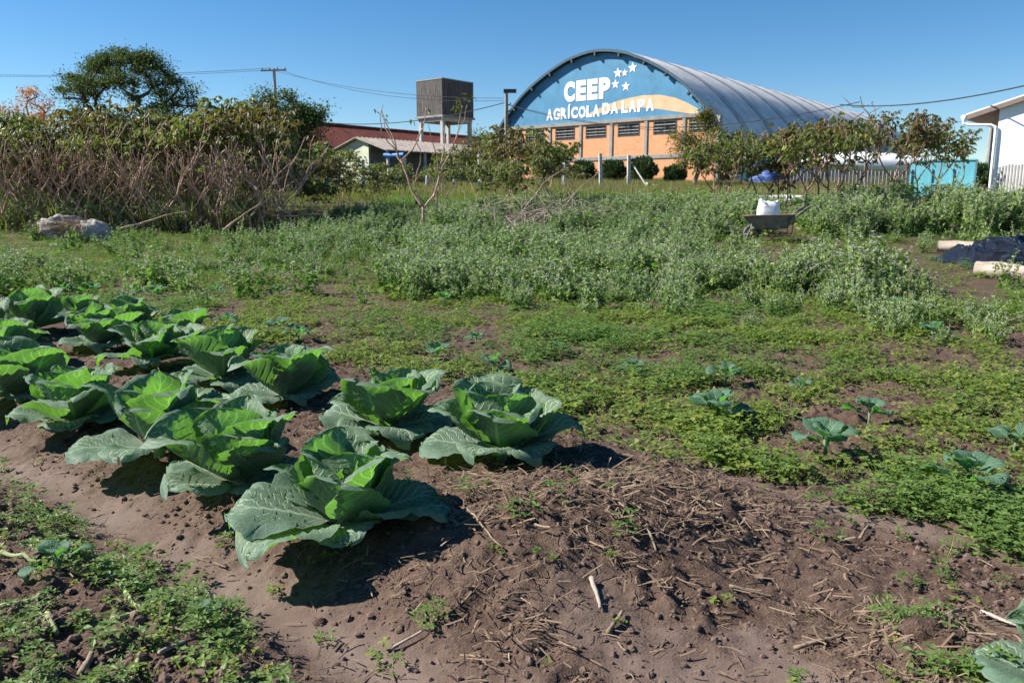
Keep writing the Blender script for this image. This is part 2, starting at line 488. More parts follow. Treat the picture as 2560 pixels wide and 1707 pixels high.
# ------------------------------------------------------------------ ground
def geo_axis(a, b, step, growth, lim):
    xs = list(np.arange(a, b, step)); d = step; x = b
    while x < lim: xs.append(x); d *= growth; x += d
    xs.append(lim)
    return xs
def build_ground():
    xp = geo_axis(0, 2.6, .017, 1.022, 700)
    xs = np.array([-q for q in xp[:0:-1]] + xp)
    yp = geo_axis(1.2, 4.0, .016, 1.012, 1500)
    yn = geo_axis(0, 1.1, .2, 1.3, 60)
    ys = np.array([1.19 - q for q in yn[::-1]] + yp)
    X, Y = np.meshgrid(xs, ys)
    Z = GN(X, Y)
    nx, ny = len(xs), len(ys)
    V = np.stack([X, Y, Z], -1).reshape(-1, 3)
    i = np.arange(ny - 1)[:, None] * nx; j = np.arange(nx - 1)[None, :]
    Fq = np.stack([i + j, i + j + 1, i + nx + j + 1, i + nx + j], -1).reshape(-1, 4)
    mb = MB(); mb.raw(V, Fq, rnd=.5)
    o = mb.build('ground', M['soil'], smooth=True, kind='structure')
    a = o.data.attributes.new('silt', 'FLOAT', 'POINT'); a.data.foreach_set('value', (silt(X, Y) * (1 - sstep(6, 9, Y))).ravel().astype(np.float32))
    veg = .55 * sstep(6, 14, Y) + .35 * sstep(18, 30, Y)
    a = o.data.attributes.new('veg', 'FLOAT', 'POINT'); a.data.foreach_set('value', np.clip(veg, 0, .92).ravel().astype(np.float32))
    o['label'] = 'dark brown garden soil rising gently towards the buildings'
    print('ground faces', len(Fq))
build_ground()

# ------------------------------------------------------------------ sports hall
TH = rad(50)
D1 = np.array([math.sin(TH), -math.cos(TH), 0])      # along the facade, to the right
D2 = np.array([math.cos(TH), math.sin(TH), 0])       # along the hall, away
NF = -D2
UP = np.array([0, 0, 1.0])
AX = np.array([D1, D2, UP])                           # local axes: x along the facade, y into the hall, z up
H0 = at(1500, 455, 70) ; H0 = np.array([H0[0], H0[1], 0]) + D1 * -0.5
def hp(u, d, z):                                      # hall coordinates -> place
    return H0 + D1 * u + D2 * d + UP * z
CORR = [0, 2.4, 4, 5.6, 7.2, 8.5, 10.2, 11.2, 12.0, 12.6, 13.0]
DROP = [0, .33, .88, 1.62, 2.55, 3.55, 5.25, 6.6, 8.0, 9.5, 10.9]
TOPZ = 13.3
def arch_z(u):
    return TOPZ - np.interp(abs(u), CORR, DROP)
def arch_pts(n=48, grow=0.0):
    # smooth by a dense interpolation in arc length
    us = []; 
    base = [(-c, TOPZ - d) for c, d in zip(CORR[::-1], DROP[::-1])] + [(c, TOPZ - d) for c, d in list(zip(CORR, DROP))[1:]]
    B = np.array(base)
    # Catmull-Rom
    out = []
    for k in range(len(B) - 1):
        p0 = B[max(k - 1, 0)]; p1 = B[k]; p2 = B[k + 1]; p3 = B[min(k + 2, len(B) - 1)]
        for t in np.linspace(0, 1, 5)[:-1]:
            out.append(.5 * (2 * p1 + (p2 - p0) * t + (2 * p0 - 5 * p1 + 4 * p2 - p3) * t * t + (3 * p1 - p0 - 3 * p2 + p3) * t ** 3))
    out.append(B[-1])
    O = np.array(out)
    if grow:
        T = np.gradient(O, axis=0); T /= np.linalg.norm(T, axis=1)[:, None]
        O = O + grow * np.stack([-T[:, 1], T[:, 0]], 1)
    return O

def mk_corr(name, color, freq, axis='u', var=.12, rough=.55, strength=.5, grime=.25):
    t = NT(name)
    a = t.attr('u')
    v = t.obj()
    w = t.math('SINE', t.math('MULTIPLY', a, freq))
    n = t.noise(.8, 4, .6, v); n2 = t.noise(6, 4, .65, v)
    c = t.mix(t.ramp(n, .35, .65), tuple(k * (1 - var) for k in color), tuple(k * (1 + var) for k in color))
    c = t.mix(t.math('MULTIPLY', t.ramp(n2, .5, .75), grime), c, tuple(k * .5 for k in color))
    t.principled(c, rough, .35, 0, t.bump(w, strength, .03))
    return t.m
M['clad'] = mk_corr('blue_cladding', (.072, .235, .39), 55, strength=.2, grime=.14)
M['tan'] = mk_corr('tan_paint', (.62, .44, .26), 55, strength=.12, grime=.05)
M['white_paint'] = plain('white_paint', (.80, .80, .78), .6, .3, .03, 3, .05)
M['roof'] = mk_corr('galvanised_roof', (.62, .61, .59), 30, rough=.75, var=.16, grime=.35, strength=.25)
M['roof2'] = mk_corr('galvanised_roof_dark', (.40, .40, .40), 30, rough=.75, var=.2, grime=.3, strength=.25)
M['trim_blue'] = plain('dark_blue_steel', (.04, .085, .12), .5, .4, .2)
M['steel_dark'] = plain('dark_steel', (.05, .05, .055), .5, .4, .2)
M['concrete'] = plain('weathered_concrete', (.30, .29, .27), .9, .2, .2, 1.5, .2)
M['concrete_lt'] = plain('pale_concrete', (.46, .45, .42), .9, .2, .18, 4, .2)
M['dark_interior'] = plain('dark_opening', (.012, .013, .015), .35, .4, .3)  # near-black pane colour stands in for the unlit hall interior
def mk_brick():
    t = NT('orange_brick')
    v = t.obj()
    sp = t.n('ShaderNodeSeparateXYZ', i0=v)
    cmb = t.n('ShaderNodeCombineXYZ', i0=sp.outputs[0], i1=sp.outputs[2])
    b = t.n('ShaderNodeTexBrick', Vector=cmb, Color1=(.72, .35, .18), Color2=(.62, .28, .135), Mortar=(.44, .29, .19), Scale=1.0)
    b.inputs['Brick Width'].default_value = .30; b.inputs['Row Height'].default_value = .16
    b.inputs['Mortar Size'].default_value = .014; b.inputs['Mortar Smooth'].default_value = .2
    n = t.noise(.9, 4, .6, v); n2 = t.noise(5, 3, .6, v)
    c = t.mix(t.math('MULTIPLY', t.ramp(n, .4, .7), .5), b.outputs[0], (.68, .36, .17))
    c = t.mix(t.math('MULTIPLY', t.ramp(n2, .55, .75), .35), c, (.42, .17, .09))
    t.principled(c, .85, .2, 0, t.bump(b.outputs[1], -.5, .02))
    return t.m
M['brick'] = mk_brick()

hall = empty('sports_hall', H0 + UP * gz(H0[0], H0[1]), 'large sports hall with orange brick front, blue lettered gable and grey barrel roof', 'building', rz=TH - rad(90))
hall.location = (H0[0], H0[1], 0)
def set_u(o, fn):
    me = o.data; n = len(me.vertices); co = np.zeros(n * 3); me.vertices.foreach_get('co', co); co = co.reshape(-1, 3)
    a = me.attributes.new('u', 'FLOAT', 'POINT'); a.data.foreach_set('value', fn(co).astype(np.float32))
def hall_part(name, mb, mat, parent=None, smooth=False):
    return mb.build(name, mat, parent or hall, smooth)
# gable cladding: strips between z=7.75 and the arch (each column a quad so the sheet stays flat)
LZ = 7.78
A = arch_pts()
mb = MB()
us = np.linspace(-10.0, 10.0, 81); us = np.concatenate([[-10.28], us, [10.28]])
Ai = lambda u: np.interp(u, A[:, 0], A[:, 1])
for a, b in zip(us[:-1], us[1:]):
    za, zb = max(Ai(a) - .05, LZ), max(Ai(b) - .05, LZ)
    mb.raw([[a, 0, LZ], [b, 0, LZ], [b, 0, zb], [a, 0, za]], [[0, 1, 2, 3]], rnd=.5)
gable = hall_part('gable_cladding', mb, M['clad']); set_u(gable, lambda c: c[:, 0])
# tan wave
du = .5
lower = [(-1.9, 8.42), (-0.6, 8.56), (.8, 8.72), (2.4, 8.86), (4.5, 8.86), (6.1, 8.62), (7.4, 8.36), (8.6, 8.14), (9.8, 8.02)]
upper = [(-1.9, 8.44), (-0.46, 8.95), (1.15, 9.45), (2.4, 9.72), (4.4, 9.92), (6.1, 9.84), (7.5, 9.50), (8.6, 9.02), (9.8, 8.35)]
lo = np.array(lower); hi = np.array(upper)
lo[:, 1] -= .32; hi[:, 1] -= .42
mb = MB(); xs = np.linspace(-1.9, 9.55, 40)
for a, b in zip(xs[:-1], xs[1:]):
    l = np.interp([a, b], lo[:, 0], lo[:, 1]); h = np.interp([a, b], hi[:, 0], hi[:, 1])
    lim = [Ai(a) - .12, Ai(b) - .12]
    h = np.minimum(h, lim); l = np.minimum(l, h - .01)
    mb.raw([[a, -.012, l[0]], [b, -.012, l[1]], [b, -.012, h[1]], [a, -.012, h[0]]], [[0, 1, 2, 3]])
wv = mb.build('painted_wave', M['tan'], gable); set_u(wv, lambda c: c[:, 0]); wv['label'] = 'tan painted wave under the lettering'

# letters, built stroke by stroke as closed outlines in a unit box (w x 1)
def text_mesh(ch, w, h, big=True):
    cu = bpy.data.curves.new('letter', 'FONT'); cu.body = ch; cu.offset = .062 if h > 1.5 else .052; cu.extrude = .0; cu.resolution_u = 4
    o = bpy.data.objects.new('letter', cu); col.objects.link(o)
    dg = bpy.context.evaluated_depsgraph_get(); dg.update()
    me = bpy.data.meshes.new_from_object(o.evaluated_get(dg))
    bpy.data.objects.remove(o)
    n = len(me.vertices); co = np.zeros(n * 3); me.vertices.foreach_get('co', co); co = co.reshape(-1, 3)
    mn, mx = co.min(0), co.max(0)
    q = np.zeros_like(co)
    q[:, 0] = (co[:, 0] - mn[0]) / (mx[0] - mn[0]) * w
    q[:, 2] = (co[:, 1] - mn[1]) / (mx[1] - mn[1]) * h
    q[:, 1] = 0
    me.vertices.foreach_set('co', q.ravel()); me.update()
    me.materials.clear(); me.materials.append(M['white_paint'])
    return me
LC = {}
def letter_row(txt, u0, u1, z0, h, gap=.12, shear=0.0, space=.45):
    wide = {'I': .42, 'Í': .42, ' ': space, 'L': .82, 'C': 1.0, 'O': 1.05, 'E': .92}
    tot = sum(wide.get(c, 1.0) for c in txt) + gap * (len(txt) - 1)
    k = (u1 - u0) / tot; x = u0
    for c in txt:
        w = wide.get(c, 1.0) * k
        if c != ' ':
            hh = h * 1.27 if c == 'Í' else h
            me = text_mesh(c, w, hh)
            o = bpy.data.objects.new('letter', me); col.objects.link(o); o.parent = gable
            o.location = (x, -.03, z0); o['label'] = 'white letter ' + c
        x += w + gap * k
letter_row('CEEP', -3.42, 1.38, 9.52, 1.72, .10)
letter_row('AGRÍCOLA', -5.35, .35, 8.10, .98, .10)
letter_row('DA', .62, 2.2, 8.22, .95, .10)
letter_row('LAPA', 2.52, 5.6, 8.22, .98, .10)
def star_mesh(r):
    mb = MB(); P = []
    for k in range(10):
        q = r if k % 2 == 0 else r * .42
        a = math.pi / 2 + k * math.pi / 5
        P.append((q * math.cos(a), 0, q * math.sin(a)))
    mb.raw([(0, 0, 0)] + P, None, [[0, 1 + k, 1 + (k + 1) % 10] for k in range(10)])
    return mb
for u, z, r in [(1.58, 11.48, .46), (2.25, 11.42, .33), (3.0, 11.75, .46), (1.37, 10.60, .42), (2.39, 10.34, .43)]:
    o = star_mesh(r).build('star', M['white_paint'], gable); o.location = (u + .5, -.03, z)
# roof rim at the gable
for nm, gr, d0, d1_ in (('roof_rim', .12, -.45, 0.0),):
    inner = arch_pts(grow=.02); outer = arch_pts(grow=.23)
    mb = MB(); n = len(inner)
    V = []
    for k in range(n):
        V += [[inner[k, 0], d0, inner[k, 1]], [outer[k, 0], d0, outer[k, 1]], [outer[k, 0], -.02, outer[k, 1]], [inner[k, 0], -.02, inner[k, 1]]]
    Fq = []
    for k in range(n - 1):
        a = 4 * k; b = a + 4
        for i in range(4):
            Fq.append([a + i, a + (i + 1) % 4, b + (i + 1) % 4, b + i])
    mb.raw(V, Fq); hall_part('roof_rim', mb, M['trim_blue'])
bi = 0
arcl = np.concatenate([[0], np.cumsum(np.linalg.norm(np.diff(A, axis=0), axis=1))])
for k in [int(np.argmin(np.abs(arcl - q))) for q in np.arange(arcl[-1] / 2 - 12.25, arcl[-1] / 2 + 12.5, 2.45)]:
    T = A[k + 1] - A[k - 1]; T = T / np.linalg.norm(T); Nn = np.array([-T[1], T[0]])
    c = A[k] - Nn * .14
    ax = np.array([[T[0], 0, T[1]], [0, 1, 0], [Nn[0], 0, Nn[1]]])
    m_ = MB(); m_.box((c[0], -.3, c[1]), (.16, .30, .26), ax); hall_part('purlin_bracket', m_, M['steel_dark'])
# vaulted roof: rings of sheets, alternately wide pale and narrow dark
S = arch_pts(grow=.24)
seg = np.concatenate([[0], np.cumsum(np.linalg.norm(np.diff(S, axis=0), axis=1))])
d = -.40; k = 0
while d < 60:
    L = [4.4, 1.1][k % 2]
    lift = 0.0 if k % 2 == 0 else .03
    P = arch_pts(grow=.24 + lift)
    nseg = 3 if L > 2 else 1
    m_ = MB(); V = []; Fq = []
    ds = np.linspace(d, d + L - .0, nseg + 1)
    for q in ds:
        for p_ in P: V.append([p_[0], q, p_[1]])
    n = len(P)
    for i in range(nseg):
        for j in range(n - 1): Fq.append([i * n + j, i * n + j + 1, (i + 1) * n + j + 1, (i + 1) * n + j])
    m_.raw(V, Fq)
    o = hall_part('roof_sheet', m_, M['roof'] if k % 2 == 0 else M['roof2'], smooth=True)
    set_u(o, lambda c: c[:, 1])
    if k % 2: o['label'] = 'narrow darker sheet of the barrel roof'
    d += L; k += 1
ROOF_END = d
m_ = MB()
Pe = arch_pts(grow=.1)
m_.poly([[q[0], ROOF_END - .1, q[1]] for q in Pe]); hall_part('rear_gable', m_, M['clad'])
# front wall of brick panels between concrete pillars and beams
PW = .26
cols_u = [-11.35, -8.35, -4.9, -1.54 , 1.63, 4.99, 8.42, 11.35]
zg = 1.9
for u in cols_u:
    m_ = MB(); m_.box((u, .0, (zg + 7.48) / 2), (PW, .36, 7.48 - zg)); hall_part('pillar', m_, M['concrete'])
for z0, z1, nm in ((7.48, 7.76, 'top_beam'), (4.44, 4.74, 'middle_beam')):
    if nm == 'top_beam':
        m_ = MB(); m_.box((0, 0, (z0 + z1) / 2), (21.2, .42, z1 - z0)); hall_part(nm, m_, M['concrete'])
    else:
        for a, b in zip(cols_u[:-1], cols_u[1:]):
            m_ = MB(); m_.box(((a + b) / 2, 0, (z0 + z1) / 2), (b - a - PW - .004, .33, z1 - z0)); hall_part(nm, m_, M['concrete'])
for a, b in zip(cols_u[:-1], cols_u[1:]):
    x0, x1 = a + PW / 2, b - PW / 2
    m_ = MB(); m_.box(((x0 + x1) / 2, .04, (zg + 4.44) / 2), (x1 - x0, .26, 4.44 - zg)); hall_part('brick_panel', m_, M['brick'])
    wx = (x0 + x1) / 2; ww, wz0, wz1 = 2.12, 6.32, 7.38
    m_ = MB()
    m_.box(((x0 + x1) / 2, .04, (4.74 + wz0) / 2), (x1 - x0, .26, wz0 - 4.74))
    if x1 - x0 > 2.9 or True:
        m_.box(((x0 + wx - ww / 2) / 2, .04, (wz0 + 7.48) / 2), (max(wx - ww / 2 - x0, .05), .26, 7.48 - wz0))
        m_.box(((x1 + wx + ww / 2) / 2, .04, (wz0 + 7.48) / 2), (max(x1 - wx - ww / 2, .05), .26, 7.48 - wz0))
        m_.box((wx, .04, (wz1 + 7.48) / 2), (ww, .26, 7.48 - wz1))
    hall_part('brick_panel', m_, M['brick'])
    win = empty('window', (0, 0, 0), None, None); win.parent = hall; win.location = (wx, 0, 0)
    m_ = MB()
    for cx_, cz, sx, sz in ((0, wz0 + .05, ww, .10), (0, wz1 - .05, ww, .10), (-ww / 2 + .05, (wz0 + wz1) / 2, .10, wz1 - wz0 - .2), (ww / 2 - .05, (wz0 + wz1) / 2, .10, wz1 - wz0 - .2)):
        m_.box((cx_, -.085, cz), (sx, .05, sz))
    m_.build('frame', M['steel_dark'], win)
    m_ = MB(); m_.box((0, .03, (wz0 + wz1) / 2), (ww - .01, .02, wz1 - wz0 - .01)); m_.build('pane', M['dark_interior'], win)
    for z in (6.58, 6.82, 7.08):
        m_ = MB(); m_.box((0, -.10, z), (ww - .2, .03, .045)); m_.build('bar', M['concrete_lt'], win)
    for x in (-.72, -.02, .03, .72):
        m_ = MB(); m_.box((x, -.07, (wz0 + wz1) / 2), (.035, .03, wz1 - wz0 - .2)); m_.build('bar', M['steel_dark'], win)
# low side walls of the hall under the vault
for u in (-13.0, 13.0):
    m_ = MB(); m_.box((u, ROOF_END / 2, 1.9), (.3, ROOF_END, 1.6)); hall_part('side_wall', m_, M['concrete'])

# ------------------------------------------------------------------ water tower
def mk_tank():
    t = NT('stained_tank_concrete')
    v = t.obj()
    mp = t.n('ShaderNodeMapping', Vector=v); mp.inputs['Scale'].default_value = (5, 5, .5)
    st1 = t.noise(1.6, 5, .7, mp.outputs[0]); n = t.noise(.9, 4, .6, v)
    c = t.mix(t.ramp(st1, .38, .62), (.040, .037, .035), (.14, .13, .12))
    c = t.mix(t.math('MULTIPLY', t.ramp(n, .5, .7), .5), c, (.15, .14, .13))
    c = t.mix(t.ramp(t.noise(3.0, 5, .7, mp.outputs[0]), .60, .68), c, (.30, .285, .265))
    t.principled(c, .9, .2, 0, t.bump(st1, .3, .02))
    return t.m
M['tank'] = mk_tank()
T0 = at(1106, 290, 70)
ZB = T0[2]
tow = empty('water_tower', (T0[0], T0[1], gz(T0[0], T0[1])), 'dark stained square concrete water tank on four pale legs', 'water tower', rz=TH - rad(90))
zb = ZB - tow.location.z
WX, WY, WZ = 3.15, 3.9, 2.95
m_ = MB(); m_.box((-WX / 2, WY / 2, zb + WZ / 2 + .1), (WX, WY, WZ)); m_.build('tank', M['tank'], tow)
m_ = MB(); m_.box((-WX / 2, WY / 2, zb + .02), (WX + .22, WY + .22, .16)); m_.build('slab', M['concrete'], tow)
m_ = MB(); m_.box((-WX / 2, WY / 2, zb + WZ + .14), (WX + .06, WY + .06, .08)); m_.build('lid', M['concrete'], tow)
m_ = MB(); m_.box((-WX * .55, WY * .35, zb + WZ + .28), (.3, .3, .2)); m_.build('hatch', M['steel_dark'], tow)
for x, y in ((-.25, .25), (-WX + .25, .25), (-.25, WY - .25), (-WX + .25, WY - .25)):
    m_ = MB(); m_.box((x, y, (zb - .38 - .2) / 2), (.28, .28, zb - .38 + .2)); m_.build('leg', M['concrete_lt'], tow)
for (cx_, cy_, sx, sy) in ((-WX / 2, .25, WX - .14, .3), (-WX / 2, WY - .25, WX - .14, .3), (-.25, WY / 2, .3, WY - .80), (-WX + .25, WY / 2, .3, WY - .80)):
    m_ = MB(); m_.box((cx_, cy_, zb - .22), (sx, sy, .32)); m_.build('beam', M['concrete_lt'], tow)

# ------------------------------------------------------------------ red tiled building, shed
def mk_tiles():
    t = NT('red_roof_tiles')
    v = t.obj()
    sp = t.n('ShaderNodeSeparateXYZ', i0=v)
    cmb = t.n('ShaderNodeCombineXYZ', i0=sp.outputs[1], i1=sp.outputs[0])
    b = t.n('ShaderNodeTexBrick', Vector=cmb, Color1=(.25, .065, .038), Color2=(.17, .042, .028), Mortar=(.05, .022, .018), Scale=1.0)
    b.inputs['Brick Width'].default_value = .34; b.inputs['Row Height'].default_value = .36; b.inputs['Mortar Size'].default_value = .035
    n = t.noise(1.2, 4, .6, v)
    c = t.mix(t.math('MULTIPLY', t.ramp(n, .45, .7), .5), b.outputs[0], (.12, .05, .04))
    t.principled(c, .85, .2, 0, t.bump(b.outputs[1], -.6, .04))
    return t.m
M['tiles'] = mk_tiles()
M['wall_cream'] = plain('cream_wall', (.52, .55, .42), .85, .2, .1, 1)
M['wall_white'] = plain('white_wall_paint', (.86, .86, .86), .8, .2, .02, 1, .03)
M['fibro'] = plain('weathered_fibre_cement', (.33, .29, .26), .9, .2, .2, 2, .2)
M['blue'] = plain('blue_plastic', (.03, .16, .48), .5, .4, .15)
M['cyan'] = plain('cyan_paint', (.16, .50, .60), .6, .3, .12, 1.2)
M['red'] = plain('red_paint', (.42, .035, .03), .5, .4, .2)
R0 = at(790, 309, 72)
red = empty('red_roofed_building', (R0[0], R0[1], gz(R0[0], R0[1])), 'long low building with dark red tiled roof behind the water tower', 'building', rz=TH - rad(90))
rz_ = R0[2] - red.location.z
RL = 48
def slab_quad(mb, a, b, c, d_, th=.12):
    a, b, c, d_ = [np.array(q, float) for q in (a, b, c, d_)]
    n = np.cross(b - a, d_ - a); n /= np.linalg.norm(n)
    V = [a, b, c, d_, a - n * th, b - n * th, c - n * th, d_ - n * th]
    mb.raw(V, [[0, 1, 2, 3], [7, 6, 5, 4], [0, 4, 5, 1], [1, 5, 6, 2], [2, 6, 7, 3], [3, 7, 4, 0]])
for sgn in (1, -1):
    m_ = MB()
    if sgn > 0: slab_quad(m_, (0, -8, rz_), (6.2, -8, rz_ - 3.0), (6.2, RL, rz_ - 3.0), (0, RL, rz_))
    else: slab_quad(m_, (0, RL, rz_), (-6.2, RL, rz_ - 3.0), (-6.2, -8, rz_ - 3.0), (0, -8, rz_))
    m_.build('roof', M['tiles'], red)
m_ = MB(); m_.box((0, RL / 2 - 4, (rz_ - 3.0) / 2), (11, RL + 7, rz_ - 3.0)); m_.build('wall', M['wall_cream'], red)
m_ = MB(); m_.box((0, RL / 2 - 4, rz_ + .06), (.3, RL + 8, .12)); m_.build('ridge_cap', M['tiles'], red)

S0 = at(886, 343, 55)
shed = empty('open_shed', (S0[0], S0[1], gz(S0[0], S0[1])), 'low pale shed with grey fibre cement roof in front of the red tiles', 'shed', rz=TH - rad(90))
sz = S0[2] - shed.location.z
SL = 11.0
m_ = MB(); slab_quad(m_, (0, 0, sz), (3.2, 0, sz - .95), (3.2, SL, sz - .95), (0, SL, sz), .06); m_.build('roof', M['fibro'], shed)
m_ = MB(); slab_quad(m_, (0, SL, sz), (-3.4, SL, sz - 1.0), (-3.4, 0, sz - 1.0), (0, 0, sz), .06); o = m_.build('roof', M['fibro'], shed)
for k in range(28):
    y = .2 + k * (SL - .4) / 27
    m_ = MB(); m_.tube([(0.02, y, sz + .01), (3.24, y, sz - .95)], .045, 5); o = inst('ridge', m_.build('ridge', M['fibro'], shed, link=False).data, shed)
m_ = MB(); m_.poly([(-2.9, .35, 0), (1.0, .35, 0), (1.0, .35, sz - .45), (0, .35, sz - .1), (-2.9, .35, sz - .98)])
m_.poly([(-2.9, .55, sz - .98), (0, .55, sz - .1), (1.0, .55, sz - .45), (1.0, .55, 0), (-2.9, .55, 0)]); m_.build('gable_wall', M['wall_cream'], shed)
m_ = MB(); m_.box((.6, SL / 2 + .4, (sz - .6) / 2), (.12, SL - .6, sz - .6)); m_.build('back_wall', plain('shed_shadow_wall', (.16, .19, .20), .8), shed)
for y in (.35, 3.7, 7.1, 10.6):
    m_ = MB(); m_.box((2.9, y, (sz - 1.0) / 2), (.14, .14, sz - 1.0)); m_.build('post', M['concrete_lt'], shed)
for (px, py, Y, w, h, dd, mt, nm, lb, ct) in (
        (985, 388, 53, 1.5, .30, .6, 'blue', 'rolled_awning', 'blue rolled awning under the eave of the pale shed', 'awning'),
        (1000, 424, 53.2, .9, .95, .5, 'blue', 'plastic_drum', 'blue container standing below the awning of the shed', 'container'),
        (1078, 430, 53.2, .5, .7, .5, 'blue', 'plastic_drum', 'small blue container beside the red machine', 'container'),
        (776, 392, 66, 3.2, 2.0, .4, 'blue', 'blue_panel', 'deep blue panel behind the dark tree left of the shed', 'panel')):
    p = at(px, py, Y); m_ = MB()
    if nm == 'plastic_drum':
        r_ = w / 2
        m_.tube([(0, 0, 0), (0, 0, .03), (0, 0, h * .3), (0, 0, h * .33), (0, 0, h * .62), (0, 0, h * .65), (0, 0, h * .95), (0, 0, h)], [r_ * .93, r_, r_, r_ * 1.05, r_, r_ * 1.05, r_, r_ * .85], 14)
        z = gz(p[0], p[1]); o = m_.build(nm, M[mt]); o.location = (p[0], p[1], z)
    elif nm == 'rolled_awning':
        m_.tube([(-w / 2, 0, 0), (-w * .2, 0, -.03), (w * .2, 0, -.03), (w / 2, 0, 0)], h / 2, 10); o = m_.build(nm, M[mt]); o.location = p; o.rotation_euler = (0, 0, rad(-25))
    else:
        for q in range(4): m_.box((0 - w / 2 + w / 8 + q * w / 4, 0, 0), (w / 4 - .03, .05, h))
        m_.box((0, .06, 0), (w, .05, h)); o = m_.build(nm, M[mt]); o.location = p
    tag(o, lb, ct)
# red machine in the shed: small tiller
p = at(1032, 440, 52.5); til = empty('garden_tiller', (p[0], p[1], gz(p[0], p[1])), 'small red tilling machine parked in front of the shed', 'machine')
m_ = MB(); m_.box((0, 0, .62), (.7, .5, .34)); m_.box((.25, 0, .86), (.3, .4, .14)); m_.build('engine_cover', M['red'], til)
m_ = MB(); m_.tube([(-.3, 0, .6), (-.5, .0, .95), (-.62, 0, 1.45)], [.07, .06, .05], 6); m_.build('handle', M['red'], til)
for y in (-.35, .35):
    m_ = MB(); a = np.linspace(0, 2 * math.pi, 15)
    m_.tube(np.stack([.26 * np.cos(a), np.full(15, y), .30 + .26 * np.sin(a)], 1), .07, 6, cap=False); m_.build('wheel', M['steel_dark'], til)
m_ = MB(); m_.box((.8, 0, .35), (.9, .9, .12)); m_.box((1.1, 0, .5), (.1, .9, .3)); m_.build('implement', M['red'], til)

# ------------------------------------------------------------------ white house at the right edge
HC = at(2497, 300, 30)                              # its visible corner
house = empty('white_house', (HC[0], HC[1], 0), 'white gabled house with brown soffit at the right edge', 'house', rz=rad(-42))
hg = gz(HC[0], HC[1])
zw = at(2497, 267, 30)[2] - .02
sl = math.tan(rad(17))
Lh = 9.0
m_ = MB(); m_.raw([(0, 0, hg), (Lh, 0, hg), (Lh, 0, zw), (Lh / 2, 0, zw + sl * Lh / 2), (0, 0, zw), (0, 8, hg), (0, 8, zw)], [[0, 5, 6, 4]], None)
m_.fx.append(([0, 1, 2, 3, 4], 0)); m_.build('wall', M['wall_white'], house)
ov = .22; oe = 1.05
m_ = MB(); a = (-oe, -ov, zw - sl * oe + .14); b = (Lh / 2, -ov, zw + sl * Lh / 2 + .14)
slab_quad(m_, a, b, (Lh / 2, 8, b[2]), (-oe, 8, a[2]), .05); m_.build('roof', M['white_paint'], house)
M['soffit'] = plain('brown_soffit', (.22, .165, .14), .8, .2, .1, 2)
m_ = MB(); z0 = zw - sl * oe
m_.raw([(-oe + .02, -ov - .02, z0 - .08), (Lh / 2, -ov - .02, zw + sl * Lh / 2 - .08), (Lh / 2, -ov - .02, zw + sl * Lh / 2 + .085), (-oe + .02, -ov - .02, z0 + .085),
        (-oe + .02, -ov + .02, z0 - .08), (Lh / 2, -ov + .02, zw + sl * Lh / 2 - .08), (Lh / 2, -ov + .02, zw + sl * Lh / 2 + .085), (-oe + .02, -ov + .02, z0 + .085)],
       [[0, 1, 2, 3], [4, 7, 6, 5], [0, 4, 5, 1], [0, 3, 7, 4]]); m_.build('fascia', M['soffit'], house)
m_ = MB(); m_.raw([(-oe + .03, -ov + .03, z0 - .06), (Lh / 2, -ov + .03, zw + sl * Lh / 2 - .06), (Lh / 2, 8, zw + sl * Lh / 2 - .06), (-oe + .03, 8, z0 - .06)], [[0, 3, 2, 1]]); m_.build('soffit', M['soffit'], house)
m_ = MB(); m_.tube([(-oe - .07, -ov - .05, z0 + .03), (-oe - .07, 8, z0 + .03)], .085, 8); m_.build('gutter', M['white_paint'], house)
m_ = MB(); m_.tube([(-oe - .05, -.30, z0 - .04), (-oe - .02, -.30, z0 - .20), (-oe + .12, -.28, z0 - .26), (-.20, -.10, z0 - .30), (-.06, -.08, z0 - .38), (-.05, -.08, z0 - .6), (-.05, -.08, hg)], .05, 8); m_.build('downpipe', M['white_paint'], house)
# corrugated fence panels near the house and farther left
def corr_fence(px0, px1, Y0, Y1, h, label, n, grp=None):
    a = stand(px0, Y0); b = stand(px1, Y1)
    e = empty('corrugated_fence', a, label, 'fence')
    mb = None
    for k in range(n):
        p = a + (b - a) * ((k + .5) / n); z = gz(p[0], p[1]); w = np.linalg.norm((b - a)[:2]) / n
        ang = math.atan2(b[1] - a[1], b[0] - a[0])
        m_ = MB(); c = 8
        x = np.linspace(-w * .36, w * .36, c); yy = .05 * np.sin(np.linspace(0, 2 * math.pi, c))
        top = h * (1 + R.uniform(-.04, .04))
        V = [[x[i], yy[i], -.1] for i in range(c)] + [[x[i], yy[i], top] for i in range(c)] + [[x[i], yy[i] + .02, -.1] for i in range(c)] + [[x[i], yy[i] + .02, top] for i in range(c)]
        Fq = [[i, i + 1, c + i + 1, c + i] for i in range(c - 1)] + [[2 * c + i + 1, 2 * c + i, 3 * c + i, 3 * c + i + 1] for i in range(c - 1)] + [[c + i, c + i + 1, 3 * c + i + 1, 3 * c + i] for i in range(c - 1)]
        m_.raw(V, Fq); o = m_.build('slat', M['fence' if px0 > 2400 else 'fence_dark'], e)
        o.location = (p[0] - a[0], p[1] - a[1], z - a[2]); o.rotation_euler = (0, 0, ang)
    return e
M['fence_dark'] = plain('dark_fibre_cement', (.24, .235, .225), .9, .2, .2, 3, .2)
M['fence'] = plain('fibre_cement_sheet', (.50, .49, .47), .9, .2, .15, 3, .2)
corr_fence(2486, 2600, 27, 24.5, 1.0, 'pale ribbed fence in front of the white house', 14)
corr_fence(1960, 2265, 52, 47, 1.25, 'grey ribbed fence behind the row of shrubs, left of the cyan tank', 34)
